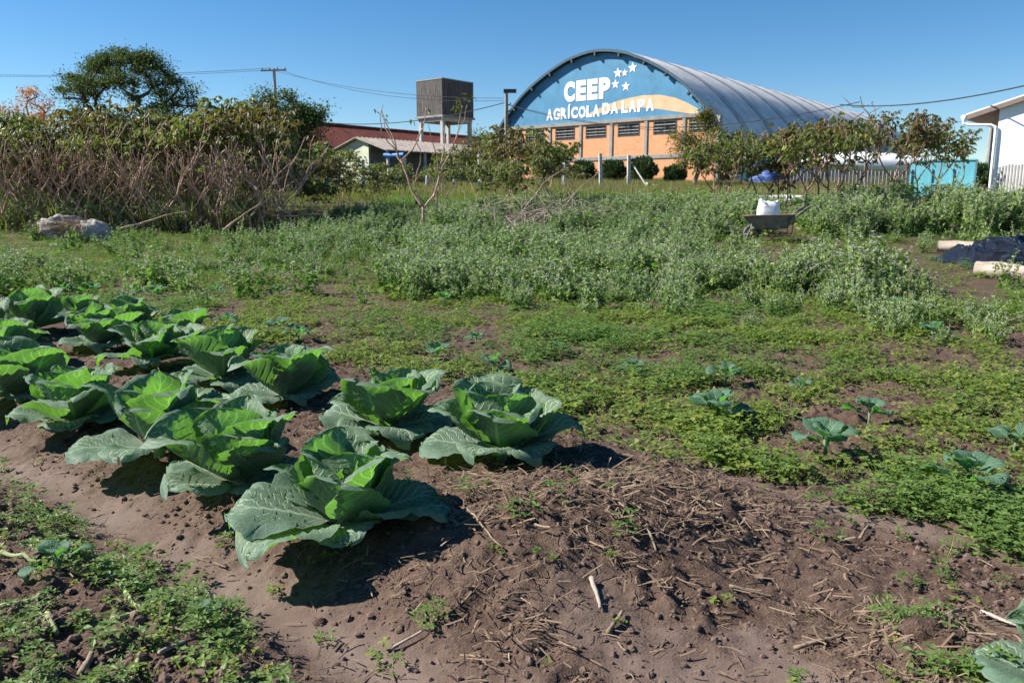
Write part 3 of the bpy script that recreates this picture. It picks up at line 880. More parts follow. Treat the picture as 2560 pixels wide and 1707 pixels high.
# white tarpaulins / boat like covers behind it
def blob(mb, c, size, seed, nu=18, nv=10, amp=.18, flat=0.0, mat=0, ax=None, freq=3.0):
    th = np.linspace(0, 2 * math.pi, nu, endpoint=False); ph = np.linspace(0, math.pi, nv)
    Tt, Pp = np.meshgrid(th, ph)
    X = np.sin(Pp) * np.cos(Tt); Y_ = np.sin(Pp) * np.sin(Tt); Z = np.cos(Pp)
    r = 1 + amp * (fbm(X * freq + 10 + Z * 2, Y_ * freq + 20 + Z * 3, seed, 3) - .5) * 2
    V = np.stack([X * r, Y_ * r, Z * r], -1) * np.array(size)
    if flat: V[..., 2] = np.maximum(V[..., 2], -flat)
    V = V.reshape(-1, 3)
    if ax is not None: V = V @ ax
    i = np.arange(nv - 1)[:, None] * nu; j = np.arange(nu)[None, :]; j2 = (j + 1) % nu
    Fq = np.stack([i + j, i + nu + j, i + nu + j2, i + j2], -1).reshape(-1, 4)
    mb.raw(V + np.asarray(c), Fq, mat=mat)
M['tarp_white'] = plain('white_tarpaulin', (.78, .79, .80), .6, .3, .06, 3, .3)
M['car'] = plain('white_car_paint', (.8, .8, .8), .3, .5, .02, 1, .0)
p = stand(2160, 55)
m_ = MB(); blob(m_, (0, 0, .75), (4.4, 1.2, .75), 3, 28, 12, .10, .0, freq=1.2)
o = m_.build('covered_boat', M['tarp_white'], smooth=True); o.location = p + np.array([0, 0, .85]); o.rotation_euler = (0, rad(3), rad(-18)); tag(o, 'long low white tarpaulin covered heap behind the grey ribbed fence', 'covered heap')
p = stand(2055, 60)
m_ = MB(); blob(m_, (0, 0, 0), (1.9, 1.2, .8), 9, 40, 20, .38)
o = m_.build('dark_blue_tarpaulin', plain('blue_tarpaulin', (.03, .07, .22), .5, .3, .3, 4, .3), smooth=True); o.location = stand(1945, 56) + np.array([0, 0, .35]); tag(o, 'dark blue tarpaulin heap behind the shrubs left of the ribbed fence', 'covered heap')
# cyan tank box
p = stand(2352, 29)
cy = empty('cyan_water_box', p, 'cyan painted box shed behind the shrub beside the white house', 'box', rz=rad(-33))
m_ = MB(); m_.box((0, 0, .65), (2.0, 1.1, 1.30)); m_.box((0, 0, 1.33), (2.06, 1.16, .05)); m_.build('body', M['cyan'], cy)
for x in (-.98, -.33, .33, .98):
    m_ = MB(); m_.box((x, -.575, .53), (.06, .04, 1.04)); m_.build('batten', M['cyan'], cy)
m_ = MB(); m_.box((0, -.575, .52), (.58, .03, .04)); m_.build('rail', M['cyan'], cy)

# ------------------------------------------------------------------ poles and wires
def pole(px, py_top, Y, label, arm=None, r=.14, lean=0):
    p = at(px, py_top, Y); z0 = gz(p[0], p[1])
    e = empty('utility_pole', (p[0], p[1], z0), label, 'utility pole')
    h = p[2] - z0
    m_ = MB(); m_.tube([(0, 0, -.3), (0, 0, h * .5), (0, 0, h)], [r * 1.3, r * 1.1, r * .8], 8); m_.build('mast', M['concrete'], e)
    if arm:
        w, zz, rot = arm
        m_ = MB(); m_.box((0, -.12, h - zz), (w, .12, .14)); o = m_.build('crossarm', M['bark_pale'], e); o.rotation_euler = (0, 0, rot)
        for x in (-w * .45, -w * .15, w * .15, w * .45):
            m_ = MB(); m_.tube([(x, -.12, h - zz + .07), (x, -.12, h - zz + .16), (x, -.12, h - zz + .28)], [.05, .09, .05], 6); q = m_.build('insulator', M['fibro'], e); q.rotation_euler = (0, 0, rot)
    return e, h
pl1, h1 = pole(685, 172, 80, 'utility pole with crossarm rising behind the dark tree', (2.6, .18, rad(-10)), .16)
pl2, h2 = pole(1266, 226, 58, 'short concrete utility pole beside the left foot of the barrel roof', None, .15)
m_ = MB(); m_.box((.25, 0, h2 - .06), (.9, .3, .24)); m_.build('lamp_head', M['steel_dark'], pl2)
for k in range(4):
    m_ = MB(); m_.tube([(.12, -.05, h2 - 1.0 - k * .42), (.28, -.05, h2 - 1.0 - k * .42), (.30, -.05, h2 - .86 - k * .42)], .05, 6); m_.build('insulator', M['steel_dark'], pl2)
pl3, h3 = pole(2484, 272, 50, 'utility pole with crossarm and equipment beside the white house', (1.9, .9, rad(15)), .14)
m_ = MB(); m_.box((-.75, -.3, h3 - 3.7), (.75, .5, .8)); m_.build('transformer', M['steel_dark'], pl3)
for k in range(6):
    m_ = MB(); m_.box((-1.1 + k * .13, -.57, h3 - 3.7), (.05, .04, .66)); m_.build('cooling_fin', M['concrete_lt'], pl3)
m_ = MB(); m_.tube([(0, 0, h3 - 2.1), (.3, -.1, h3 - 2.15)], .05, 6); m_.build('bracket', M['steel_dark'], pl3)
def wire(a, b, sag, r, label, n=26):
    a = np.array(a); b = np.array(b); t = np.linspace(0, 1, n)[:, None]
    P = a + (b - a) * t; P[:, 2] -= 4 * sag * (t * (1 - t))[:, 0]
    m_ = MB(); m_.tube(P, r, 4, cap=False); o = m_.build('overhead_wire', M['steel_dark']); tag(o, label, 'wire', 'overhead wires')
wire(at(-300, 176, 88), at(672, 171, 80), .6, .022, 'upper wire running from the left edge to the crossarm pole')
wire(at(-300, 180, 88), at(700, 174, 80), .6, .018, 'lower wire of the pair from the left edge to the crossarm pole')
wire(at(672, 173, 80), at(1266, 246, 58), .7, .016, 'topmost of the wires from the crossarm pole to the short pole')
wire(at(700, 175, 80), at(1266, 252, 58), .9, .016, 'lower of the wires from the crossarm pole to the short pole')
wire(at(690, 286, 80), at(1266, 256, 58), 1.2, .035, 'thick sagging cable passing behind the water tower')
wire(at(1266, 260, 58), at(2150, 255, 40), 1.4, .022, 'cable crossing in front of the blue gable')
wire(at(2100, 262, 42), at(2640, 196, 26), .35, .028, 'twisted cable rising to the right edge above the shrubs')
wire(at(1266, 262, 58), at(2484, 292, 50), 1.6, .014, 'thin wire from the short pole towards the right pole')

# ------------------------------------------------------------------ fence posts, stakes
def post(px, Y, h, w=.11, mat='concrete_lt', lean=0.0, label='', cat='post', grp=None, name='fence_post', sink=.2):
    p = stand(px, Y)
    m_ = MB()
    if name == 'fence_post':
        m_.raw(np.array([[-w, -w, -sink], [w, -w, -sink], [w, w, -sink], [-w, w, -sink], [-w * .9, -w * .9, h - .04], [w * .9, -w * .9, h - .04], [w * .9, w * .9, h - .04], [-w * .9, w * .9, h - .04],
                         [-w * .6, -w * .6, h], [w * .6, -w * .6, h], [w * .6, w * .6, h], [-w * .6, w * .6, h]]) * np.array([1, 1, 1]),
               [[0, 3, 2, 1], [0, 1, 5, 4], [1, 2, 6, 5], [2, 3, 7, 6], [3, 0, 4, 7], [4, 5, 9, 8], [5, 6, 10, 9], [6, 7, 11, 10], [7, 4, 8, 11], [8, 9, 10, 11]])
    else:
        m_.tube([(0, 0, -sink), (R.normal(0, .01), 0, h * .5), (0, 0, h)], [w, w * .9, w * .7], 6)
    o = m_.build(name, M[mat]); o.location = p; o.rotation_euler = (R.uniform(-.03, .03), lean, R.uniform(0, 1))
    tag(o, label, cat, grp)
    return o
for px, h, lb in ((821, 1.9, 'concrete fence post left of the pale shed wall, thin and half hidden'), (847, 2.0, 'weathered post just left of the shed gable'),
                  (910, 1.85, 'thick round-edged post in front of the pale shed wall'), (952, 1.6, 'short mottled post below the shed eave'),
                  (1012, 1.95, 'grey post in front of the blue awning'), (1069, 1.3, 'low post right of the bare sapling fork'),
                  (1137, 1.75, 'pale post below the right leg of the water tower'), (1201, 2.3, 'bright post among the leafy shrubs left of the hall'),
                  (1408, 1.9, 'leaning pale post at the left of the grass bank before the hall'), (1502, 2.25, 'tall concrete post before the brick wall, left of a pair'),
                  (1571, 2.15, 'tall concrete post before the brick wall, right of a pair')):
    post(px, 49 if px > 1300 else 46, h, .095, 'concrete_lt', -.035 if px == 1502 else R.uniform(-.02, .03), lb, 'fence post', 'concrete fence posts along the grass bank')
b0, b1 = at(1584, 415, 49), at(1617, 466, 48)
m_ = MB(); m_.tube([b0, b1], .045, 6); o = m_.build('brace_strut', M['concrete_lt']); tag(o, 'thin diagonal brace beside the right concrete post', 'brace')
post(1617, 48, .55, .12, 'concrete_lt', .1, 'stub of a white post at the foot of the brace', 'post stub')
post(1545, 49, .35, .10, 'concrete_lt', .05, 'small white stub between the two tall posts', 'post stub')
for px, Y, h, ln, lb in ((1579, 27, .85, .03, 'slim wooden stake in front of the green rows below the hall'), (1674, 36, .85, .12, 'leaning wooden stake on the grass bank right of centre'),
                         (1057, 32, .6, 0, 'thin grey stake behind the bare sapling'), (1009, 30, .55, -.05, 'short stake left of the bare sapling'), (976, 30, .35, 0, 'shortest stake left of the bare sapling')):
    post(px, Y, h, .022, 'bark_pale', ln, lb, 'stake', name='wooden_stake')
p = stand(697, 40); m_ = MB(); m_.box((0, 0, .35), (.28, .2, .7)); m_.box((0, 0, .72), (.2, .14, .04)); o = m_.build('white_marker_block', M['white_paint']); o.location = p; tag(o, 'white painted marker block under the dark tree', 'marker')

# white mulch strips on the far beds
def strip(px0, px1, Y, w, h, label):
    a = stand(px0, Y); b = stand(px1, Y)
    n = 40; m_ = MB(); V = []
    for k in range(n + 1):
        q = a + (b - a) * k / n; z = gz(q[0], q[1])
        for dy, dz in ((-w / 2, 0), (-w / 3, h), (w / 3, h), (w / 2, 0)):
            V.append([q[0], q[1] + dy, z + dz + .015 * R.random()])
    m_.raw(V, [[4 * k + i, 4 * k + 4 + i, 4 * k + 5 + i, 4 * k + 1 + i] for k in range(n) for i in range(3)])
    o = m_.build('plastic_mulch_bed', M['tarp_white'], smooth=True); tag(o, label, 'plastic cover')
strip(1640, 2015, 33.5, 1.0, .22, 'white plastic covered bed behind the wheelbarrow')
strip(1430, 1640, 35.5, .7, .12, 'narrow white plastic strip below the tall concrete posts')
strip(960, 1010, 33, .6, .10, 'short white plastic piece left of the bare sapling')
# ------------------------------------------------------------------ trees
def grow(base, targets, mb, r0, rt=.012, wig=.10, step=.5, sides=6, up=.25, trunk=None):
    """join scattered crown points to a trunk by winding branches; radii follow what they carry"""
    base = np.asarray(base, float)
    nodes = [base]; par = [-1]
    if trunk is not None:
        for q in trunk: nodes.append(np.asarray(q, float)); par.append(len(nodes) - 2)
    T = np.asarray(targets); order = np.argsort(np.linalg.norm(T - nodes[-1], axis=1))
    n_tr = len(nodes)
    ends = []
    for i in order:
        t = T[i]; A_ = np.array(nodes)
        dv = t - A_; dist = np.linalg.norm(dv, axis=1)
        cost = dist + .8 * np.maximum(0, -(dv[:, 2])) + .30 * np.linalg.norm(A_ - nodes[n_tr - 1], axis=1)
        cost[:n_tr - 1] += 1e3 if n_tr > 1 else 0
        j = int(np.argmin(cost)); k = max(1, int(dist[j] / step)); prev = j; a = A_[j]
        side = R.normal(0, wig, (k + 1, 3)); side[0] = 0; side[-1] = 0
        for q in range(1, k + 1):
            f = q / k
            pt = a + (t - a) * f + side[q] * dist[j] ** .5 + np.array([0, 0, up * math.sin(f * math.pi) * dist[j] * .25])
            nodes.append(pt); par.append(prev); prev = len(nodes) - 1
        ends.append(prev)
    N_ = len(nodes); load = np.zeros(N_)
    for e in ends: load[e] += 1
    for i in range(N_ - 1, 0, -1): load[par[i]] += load[i]
    tot = max(load[0], 1)
    rr = rt + (r0 - rt) * (load / tot) ** .55
    kids = {}
    for i in range(1, N_): kids.setdefault(par[i], []).append(i)
    # chains
    stack = [(0, k) for k in kids.get(0, [])]
    while stack:
        s0, c = stack.pop()
        ch = [s0, c]
        while True:
            ks = kids.get(ch[-1], [])
            if not ks: break
            ks = sorted(ks, key=lambda q: -load[q])
            for o_ in ks[1:]: stack.append((ch[-1], o_))
            ch.append(ks[0])
        P = np.array([nodes[q] for q in ch]); r_ = rr[ch].copy(); r_[0] = min(r_[0], r_[1] * 1.15)
        mb.tube(P, r_, sides, cap=False)
    return np.array(nodes), rr

def crown_shape(n, c, size, shell=.55, lo=-.6, seed=0):
    out = []
    g = np.random.default_rng(seed)
    while len(out) < n:
        q = g.normal(0, 1, 3); q /= np.linalg.norm(q)
        r = shell + (1 - shell) * g.random() ** .6
        q = q * r
        if q[2] < lo: continue
        out.append(np.array(c) + q * np.array(size))
    return np.array(out)

def make_tree(name, loc, label, cat, targets, r0, leafm, barkm, nleaf, lsize, clump, grp=None, trunk=None, droop=-.2, wig=.10, step=.6, tv=LEAF_V, rt=.02, up=.25, inner=0):
    e = empty(name, loc, label, cat, grp)
    tb = MB(); nodes, rr = grow((0, 0, -.2), targets, tb, r0, rt, wig, step, 6, up, trunk)
    tb.build('trunk', M[barkm], e, smooth=True)
    cb = MB(); T = np.asarray(targets)
    P = np.repeat(T, nleaf, axis=0) + R.normal(0, 1, (len(T) * nleaf, 3)) * np.asarray(clump) * R.uniform(.55, 1.3, (len(T), 1)).repeat(nleaf, 0)
    if inner:
        thin = nodes[rr < r0 * .25]
        Q = thin[R.integers(0, len(thin), inner)] + R.normal(0, .25, (inner, 3)) * np.asarray(clump) * 1.2
        P = np.concatenate([P, Q])
    cloud(cb, tv, LEAF_F, P, rdirs(len(P), droop), lsize * R.uniform(.6, 1.3, len(P)))
    cb.build('crown', M[leafm], e, kind=None)
    return e

# umbrella shaped tree, seen against the sky
p = stand(335, 60)
zt = lambda py, Y: at(335, py, Y)[2]
zt0 = p[2]
top = zt(112, 60) - zt0
def dome(n, cx, hw, ztop, drop, thick, seed, left_low=0):
    g = np.random.default_rng(seed); out = []
    while len(out) < n:
        a = g.random() * 2 * math.pi; r = math.sqrt(g.random())
        x = r * math.cos(a); y = r * math.sin(a)
        z = ztop - drop * (r ** 2.2) - thick * g.random() * (0.5 + .5 * r)
        out.append((cx + x * hw, y * hw * .8, z))
    return np.array(out)
T = dome(130, .45, 4.8, top - .35, 2.9, 1.5, 3)
T = T[~((T[:, 0] > 3.4) & (T[:, 2] > top - 1.3))]
T2 = crown_shape(16, (-2.6, 0, top - 4.9), (1.4, 1.4, .9), .4, -1, 5); T3 = crown_shape(16, (2.6, 0, top - 4.9), (1.7, 1.5, 1.0), .3, -1, 6)
T4 = crown_shape(14, (-.6, .6, top - 5.3), (1.8, 1.2, .6), .3, -1, 8)
make_tree('umbrella_tree', p, 'tall spreading umbrella-shaped tree with dark winding branches against the sky', 'tree', np.concatenate([T, T2, T3, T4]), .30, 'tree_dark', 'bark', 200, .18, (.42, .42, .22), trunk=[(.1, 0, 1.6), (0, 0, 2.6)], wig=.16, step=.5, rt=.035, up=.5)
# orange autumn tree
p = stand(95, 66); zz = at(95, 208, 66)[2] - p[2]
T = crown_shape(42, (.1, 0, zz * .72), (2.2, 2.0, zz * .25), .25, -.9, 12)
make_tree('autumn_tree', p, 'thin autumn tree with orange leaves left of the umbrella tree', 'tree', T, .14, 'tree_orange', 'bark_pale', 42, .22, (.3, .3, .25), wig=.06, rt=.012)
p = stand(75, 62); zz = at(75, 268, 62)[2] - p[2]
make_tree('russet_tree', p, 'low russet tree under the orange autumn tree', 'tree', crown_shape(50, (0, 0, zz * .62), (2.4, 2, zz * .32), .2, -1, 14), .12, 'tree_red', 'bark', 60, .2, (.4, .4, .3))
# dark tree behind the cassava, at the crossarm pole
p = stand(705, 44); zz = at(705, 215, 44)[2] - p[2]
T = np.concatenate([crown_shape(80, (.2, 0, zz * .62), (2.4, 2.0, zz * .34), .35, -.9, 15), crown_shape(14, (1.1, -.3, zz * .70), (1.2, 1, .6), .3, -1, 16), crown_shape(26, (-.2, 0, zz * .35), (2.4, 1.6, 1.2), .3, -1, 17)])
make_tree('dark_tree', p, 'broad dark green tree in front of the crossarm pole', 'tree', T, .22, 'tree_dark', 'bark', 170, .16, (.32, .32, .24), trunk=[(0, 0, .8), (.05, 0, 1.4)], wig=.08)
# dark tree at the left edge, pale bushes on the rise
specs = [(0, 262, 64, 2.3, 'tree_dark', 'dark rounded tree at the left edge of the view'), (185, 285, 50, 2.0, 'tree_mid', 'grey green bush left below the umbrella tree'),
         (270, 268, 48, 2.1, 'tree_mid', 'grey green bush right below the umbrella trunk'), (110, 300, 46, 2.0, 'tree_mid', 'low grey green bush on the rise near the left'),
         (30, 305, 44, 1.9, 'tree_olive', 'olive bush close to the left edge'), (395, 262, 50, 2.0, 'tree_dark', 'dark bush under the right side of the umbrella tree'),
         (460, 285, 46, 1.9, 'tree_mid', 'bush between the umbrella tree and the dark tree'), (1215, 305, 56, 2.0, 'tree_dark', 'dark round tree at the left corner of the hall'),
         (545, 280, 42, 1.8, 'tree_olive', 'olive bush left of the dark tree')]
for i, (px, pt, Y, w, m, lb) in enumerate(specs):
    p = stand(px, Y); zz = at(px, pt, Y)[2] - p[2]
    make_tree('round_bush' if Y < 55 else 'round_tree', p, lb, 'bush' if Y < 55 else 'tree', crown_shape(48, (0, 0, zz * .55), (w, w * .8, zz * .42), .35, -.95, 30 + i), .13, m, 'bark', 80, .15, (.34, .34, .26), trunk=[(0, 0, .5)])
# tree before the hall, right
p = stand(1733, 50); zz = at(1740, 275, 50)[2] - p[2]
T = np.concatenate([crown_shape(60, (.8, 0, zz * .62), (2.5, 1.6, zz * .31), .3, -1, 51), crown_shape(10, (.5, 0, zz * .92), (.4, .4, .5), .2, -1, 52), crown_shape(14, (0, 0, zz * .36), (.9, .7, .5), .3, -1, 53)])
make_tree('olive_tree', p, 'small olive green tree with pale split trunk before the right end of the brick wall', 'tree', T, .13, 'tree_olive', 'bark_pale', 120, .15, (.26, .26, .22), trunk=[(.1, 0, .7), (.3, 0, 1.3)])
p = stand(2170, 46); zz = at(2120, 245, 46)[2] - p[2]
T = crown_shape(22, (-.8, 0, zz * .84), (1.6, 1.0, zz * .22), .2, -.6, 55)
make_tree('leafless_tree', p, 'leafless twiggy tree rising in front of the barrel roof', 'tree', T, .06, 'tree_mid', 'bark_pale', 2, .08, (.3, .3, .3), wig=.12, rt=.010)
# clipped conifers
def conifer(px, Y, r, h, label, seed):
    p = stand(px, Y)
    e = empty('clipped_conifer', p, label, 'shrub', 'rounded conifer shrubs along the hall wall')
    m_ = MB(); m_.tube([(0, 0, -.1), (0, 0, h * .5)], [.07, .05], 6); m_.build('trunk', M['bark'], e)
    g = np.random.default_rng(seed); n = 2600
    q = g.normal(0, 1, (n, 3)); q /= np.linalg.norm(q, axis=1)[:, None]
    lump = 1 + .16 * np.sin(q[:, 0] * 6 + seed) * np.cos(q[:, 2] * 5)
    P = q * (g.random((n, 1)) ** .25) * lump[:, None] * np.array([r, r, h * .50]) + np.array([0, 0, h * .50])
    P = P[P[:, 2] > .05]
    fw = np.stack([P[:, 0] * .5, P[:, 1] * .5, np.full(len(P), 1.0)], 1) + g.normal(0, .22, (len(P), 3))
    m_ = MB(); cloud(m_, NARROW_V, LEAF_F, P, fw, .26 * g.uniform(.6, 1.2, len(P)), spin=g.uniform(0, 6, len(P))); m_.build('crown', M['conifer'], e)
conifer(1456, 63, .95, 1.75, 'round dark conifer, leftmost in clear view before the brick wall', 1)
conifer(1532, 62, .98, 1.80, 'round dark conifer behind the right tall concrete post', 2)
conifer(1606, 60, 1.02, 2.05, 'largest and tallest round dark conifer, right of the tall posts', 3)
conifer(1500, 61, .5, .7, 'small low conifer at the foot of the one behind the posts', 6)
conifer(1685, 61, .85, 1.45, 'low flat conifer beside the olive tree', 4)
conifer(1375, 64, 1.1, 1.9, 'dark conifer half hidden by leafy shrubs at the left end of the brick wall', 5)
conifer(1900, 60, .9, 1.3, 'dark conifer half hidden right of the olive tree', 7)
conifer(2432, 40, .8, 1.5, 'dark round shrub between the cyan box and the white house', 8)

# ------------------------------------------------------------------ cassava shrubs
def cassava_mesh(seed, h, fork=.32, spread=.5, leaf0=.55, nleaf=46, bare=False, lsize=.17, levels=3, red=False, stem_r=.020):
    g = np.random.default_rng(seed)
    sb = MB(); tips = []
    def shoot(p, d, L, r, lev):
        n = max(4, int(L / .09)); P = [p]; q = p.copy(); dd = d / np.linalg.norm(d)
        for i in range(n):
            dd = dd + np.array([0, 0, .07]) + g.normal(0, .095, 3); dd /= np.linalg.norm(dd)
            q = q + dd * L / n; P.append(q.copy())
        P = np.array(P); rr = np.linspace(r, r * .72, len(P)); rr[1::2] *= 1.10
        sb.tube(P, rr, 5, cap=(lev >= levels - 1))
        tips.append((P, lev))
        if lev < levels - 1:
            k = g.choice([2, 3, 3]); a0 = g.random() * 6.28
            for j in range(k):
                a = a0 + j * 2 * math.pi / k + g.normal(0, .25)
                nd = dd * .75 + spread * (1.3 - .35 * lev) * np.array([math.cos(a), math.sin(a), .1])
                shoot(q, nd, L_next * g.uniform(.75, 1.2), r * .72, lev + 1)
    trunk_L = h * fork; L_next = h * (1 - fork) / max(levels - 1, 1) * .98
    shoot(np.array([0, 0, -.05]), np.array([g.normal(0, .12), g.normal(0, .12), 1.0]), trunk_L, stem_r, 0)
    lb = MB(); P = []; Fw = []
    for Pk, lev in tips:
        if lev < levels - 1 and not (lev == levels - 2 and not bare): continue
        n = int(nleaf * (1 if lev == levels - 1 else .35)); 
        if n < 1: continue
        lo_ = .75 if bare else .15
        t = g.uniform(lo_, 1.0, n); idx = t * (len(Pk) - 1); i0 = np.minimum(idx.astype(int), len(Pk) - 2); f = (idx - i0)[:, None]
        B = Pk[i0] * (1 - f) + Pk[i0 + 1] * f
        a = g.uniform(0, 6.28, n); out = g.uniform(.10, .28, n)
        cpt = B + np.stack([np.cos(a) * out, np.sin(a) * out, g.uniform(-.04, .16, n)], 1)
        for c in range(n):
            m = g.integers(3, 6); b0 = g.uniform(0, 6.28)
            for l in range(m):
                b = a[c] + (l - m / 2) * .75
                Fw.append((math.cos(b), math.sin(b), g.uniform(-1.5, -.3))); P.append(cpt[c])
    if P:
        P = np.array(P); Fw = np.array(Fw)
        cloud(lb, NARROW_V, LEAF_F, P, Fw, lsize * g.uniform(.6, 1.25, len(P)), spin=g.normal(0, .9, len(P)))
    so = sb.build('stem', M['stem_red' if red else 'stem'], None, smooth=True, link=False)
    lo = lb.build('foliage', M['cassava_dark' if seed % 2 else 'cassava'], None, link=False) if P is not None and len(P) else None
    return so.data, (lo.data if lo else None)
CB = [cassava_mesh(100 + i, 2.6, .20, .72, bare=True, nleaf=1 if i % 3 == 0 else 0, levels=4, lsize=.15, stem_r=.026) for i in range(6)]
CM = [cassava_mesh(200 + i, 2.9, .22, .60, bare=True, nleaf=9, levels=4, lsize=.17) for i in range(4)]
CL = [cassava_mesh(300 + i, 2.7, .26, .42, bare=False, nleaf=14, levels=4, lsize=.17) for i in range(5)]
CR = [cassava_mesh(400 + i, 2.7, .24, .55, bare=False, nleaf=14, levels=4, lsize=.17, red=True, stem_r=.034) for i in range(5)]
CT = [cassava_mesh(500 + i, 1.5, .5, .3, bare=False, nleaf=14, levels=2, lsize=.15, red=True) for i in range(2)]
def cassava(var, p, rz, sc, label, grp=None):
    e = empty('cassava_shrub', p, label, 'shrub', grp, rz, sc)
    inst('stem', var[0], e)
    if var[1] is not None: inst('foliage', var[1], e)
    return e
g = np.random.default_rng(77)
# left stand: bare stems in front, leafier rows behind
bare_px = [12, 48, 85, 120, 160, 205, 300, 345, 382, 415, 452, 490, 520, 548, 585, 640, 690]
for i, px in enumerate(bare_px):
    q = onground(px, 572 + g.uniform(-12, 12)); Y = min(max(q[1], 18), 22); q = stand(px, Y)
    sc = 1.06 * g.uniform(.8, 1.12)
    nth = ['leftmost', 'second from the left', 'third from the left', 'fourth from the left', 'fifth from the left', 'sixth from the left', 'seventh, just right of the sacks', 'eighth from the left', 'middle one', 'tenth from the left', 'eleventh from the left', 'twelfth from the left', 'fifth from the right', 'fourth from the right', 'third from the right', 'second from the right', 'rightmost'][i]
    cassava(CB[i % 6], q, g.random() * 6.28, sc, 'bare branching cassava shrub in the front row of the left stand, ' + nth if len(nth.split()) < 5 else 'bare cassava shrub in the front row just right of the sacks', 'bare cassava shrubs in the front row at the left')
for row, (Y, n, S_) in enumerate(((20.5, 18, CB), (21.8, 16, CM), (23.2, 19, CM), (25.0, 18, CL), (27.5, 18, CL), (30.5, 16, CL))):
    for k in range(n):
        px = -120 + (860 if row < 4 else 800) * (k + g.uniform(.1, .9)) / n
        q = stand(px, Y + g.uniform(-.5, .5)); sc = (1.0 if row < 3 else 1.08) * g.uniform(.78, 1.15) * (1 + .10 * math.sin(px * .021 + row))
        if px < 250: sc *= .93
        if S_ is CL: sc *= .80 if px < 480 else .93
        cassava(S_[g.integers(0, len(S_))], q, g.random() * 6.28, sc,
                ['half bare cassava shrub inside the left stand', 'leafy tipped cassava shrub inside the left stand', 'cassava shrub with leafy tops deep in the left stand', 'cassava shrub with leafy tops deep in the left stand', 'leafy green cassava shrub at the back of the left stand', 'leafy green cassava shrub at the back of the left stand'][row],
                ['half bare cassava shrubs inside the left stand'] * 2 and (['half bare cassava shrubs inside the left stand', 'leafy tipped cassava shrubs inside the left stand', 'leafy topped cassava shrubs deep in the left stand', 'leafy topped cassava shrubs deep in the left stand', 'leafy cassava shrubs at the back of the left stand', 'leafy cassava shrubs at the back of the left stand'][row]))
for k in range(34):
    px = -100 + 820 * (k + g.random()) / 34
    cassava(CL[g.integers(0, 5)], stand(px, g.uniform(24.5, 30)), g.random() * 6, g.uniform(.42, .62), 'low leafy cassava shrub filling the understory of the left stand', 'low cassava shrubs in the understory of the left stand')
UNDERGROWTH = True
# thicket in the middle
for px, Y, sc, var, lb in ((790, 27, .72, CL[0], 'bushy cassava shrub before the shed, leftmost of the middle thicket'), (850, 25, .66, CL[1], 'bushy cassava shrub in front of the cream shed wall'),
                           (735, 24, .70, CL[3], 'low bushy cassava shrub at the end of the left stand'), (895, 23, .50, CL[2], 'low leafy cassava shrub below the shed'),
                           (960, 27, .52, CL[4], 'small leafy cassava shrub behind the bare sapling, left side'), (800, 22, .45, CL[4], 'smallest leafy shrub left of the dead leaf heap'),
                           (1120, 28, .72, CL[0], 'leafy cassava shrub right of the bare sapling'), (1190, 26, .92, CL[2], 'dense cassava shrub below the round tree'),
                           (1250, 27, .98, CL[1], 'dense cassava shrub at the left end of the hall'), (1310, 25, .92, CL[3], 'dense cassava shrub before the left half of the brick wall'),
                           (1375, 25, .86, CL[4], 'cassava shrub whose branch reaches towards the hall windows'), (1225, 23, .66, CL[4], 'lower cassava shrub in front of the dense ones left of the hall'),
                           (1335, 22.5, .62, CL[0], 'low cassava shrub above the brush pile'), (1400, 23.0, .50, CM[1], 'thin cassava shrub right above the brush pile'), (1160, 29, .95, CL[3], 'cassava shrub under the right side of the water tower')):
    cassava(var, stand(px, Y), g.random() * 6.28, sc * (1.08 if px > 1195 else .98 if px > 1100 else 1.1), lb, 'leafy cassava shrubs in the middle thicket')
for k, (px, Y, sc, v) in enumerate(((705, 22.5, .62, 0), (742, 26, .70, 1), (768, 23, .5, 2), (822, 28, .85, 3), (875, 27, .75, 0), (925, 26.5, .62, 1), (948, 23.5, .50, 3), (1010, 28, .6, 2), (1085, 25, .58, 0), (1128, 23.5, .6, 1), (1280, 22, .62, 2), (1345, 27, .95, 3), (1425, 24, .52, 0))):
    cassava((CM + CL)[v * 2 % 9], stand(px, Y), g.random() * 6.28, sc, 'thin straggly cassava shrub in the middle thicket, ' + ['first beside the left stand', 'behind the first', 'before the dark tree', 'in front of the shed gable', 'at the cream wall corner', 'below the shed eave', 'left of the bare sapling', 'directly behind the bare sapling', 'right behind the bare sapling', 'below the tank legs', 'behind the brush pile at its left', 'before the hall windows', 'at the right end of the brush pile'][k], 'leafy cassava shrubs in the middle thicket')
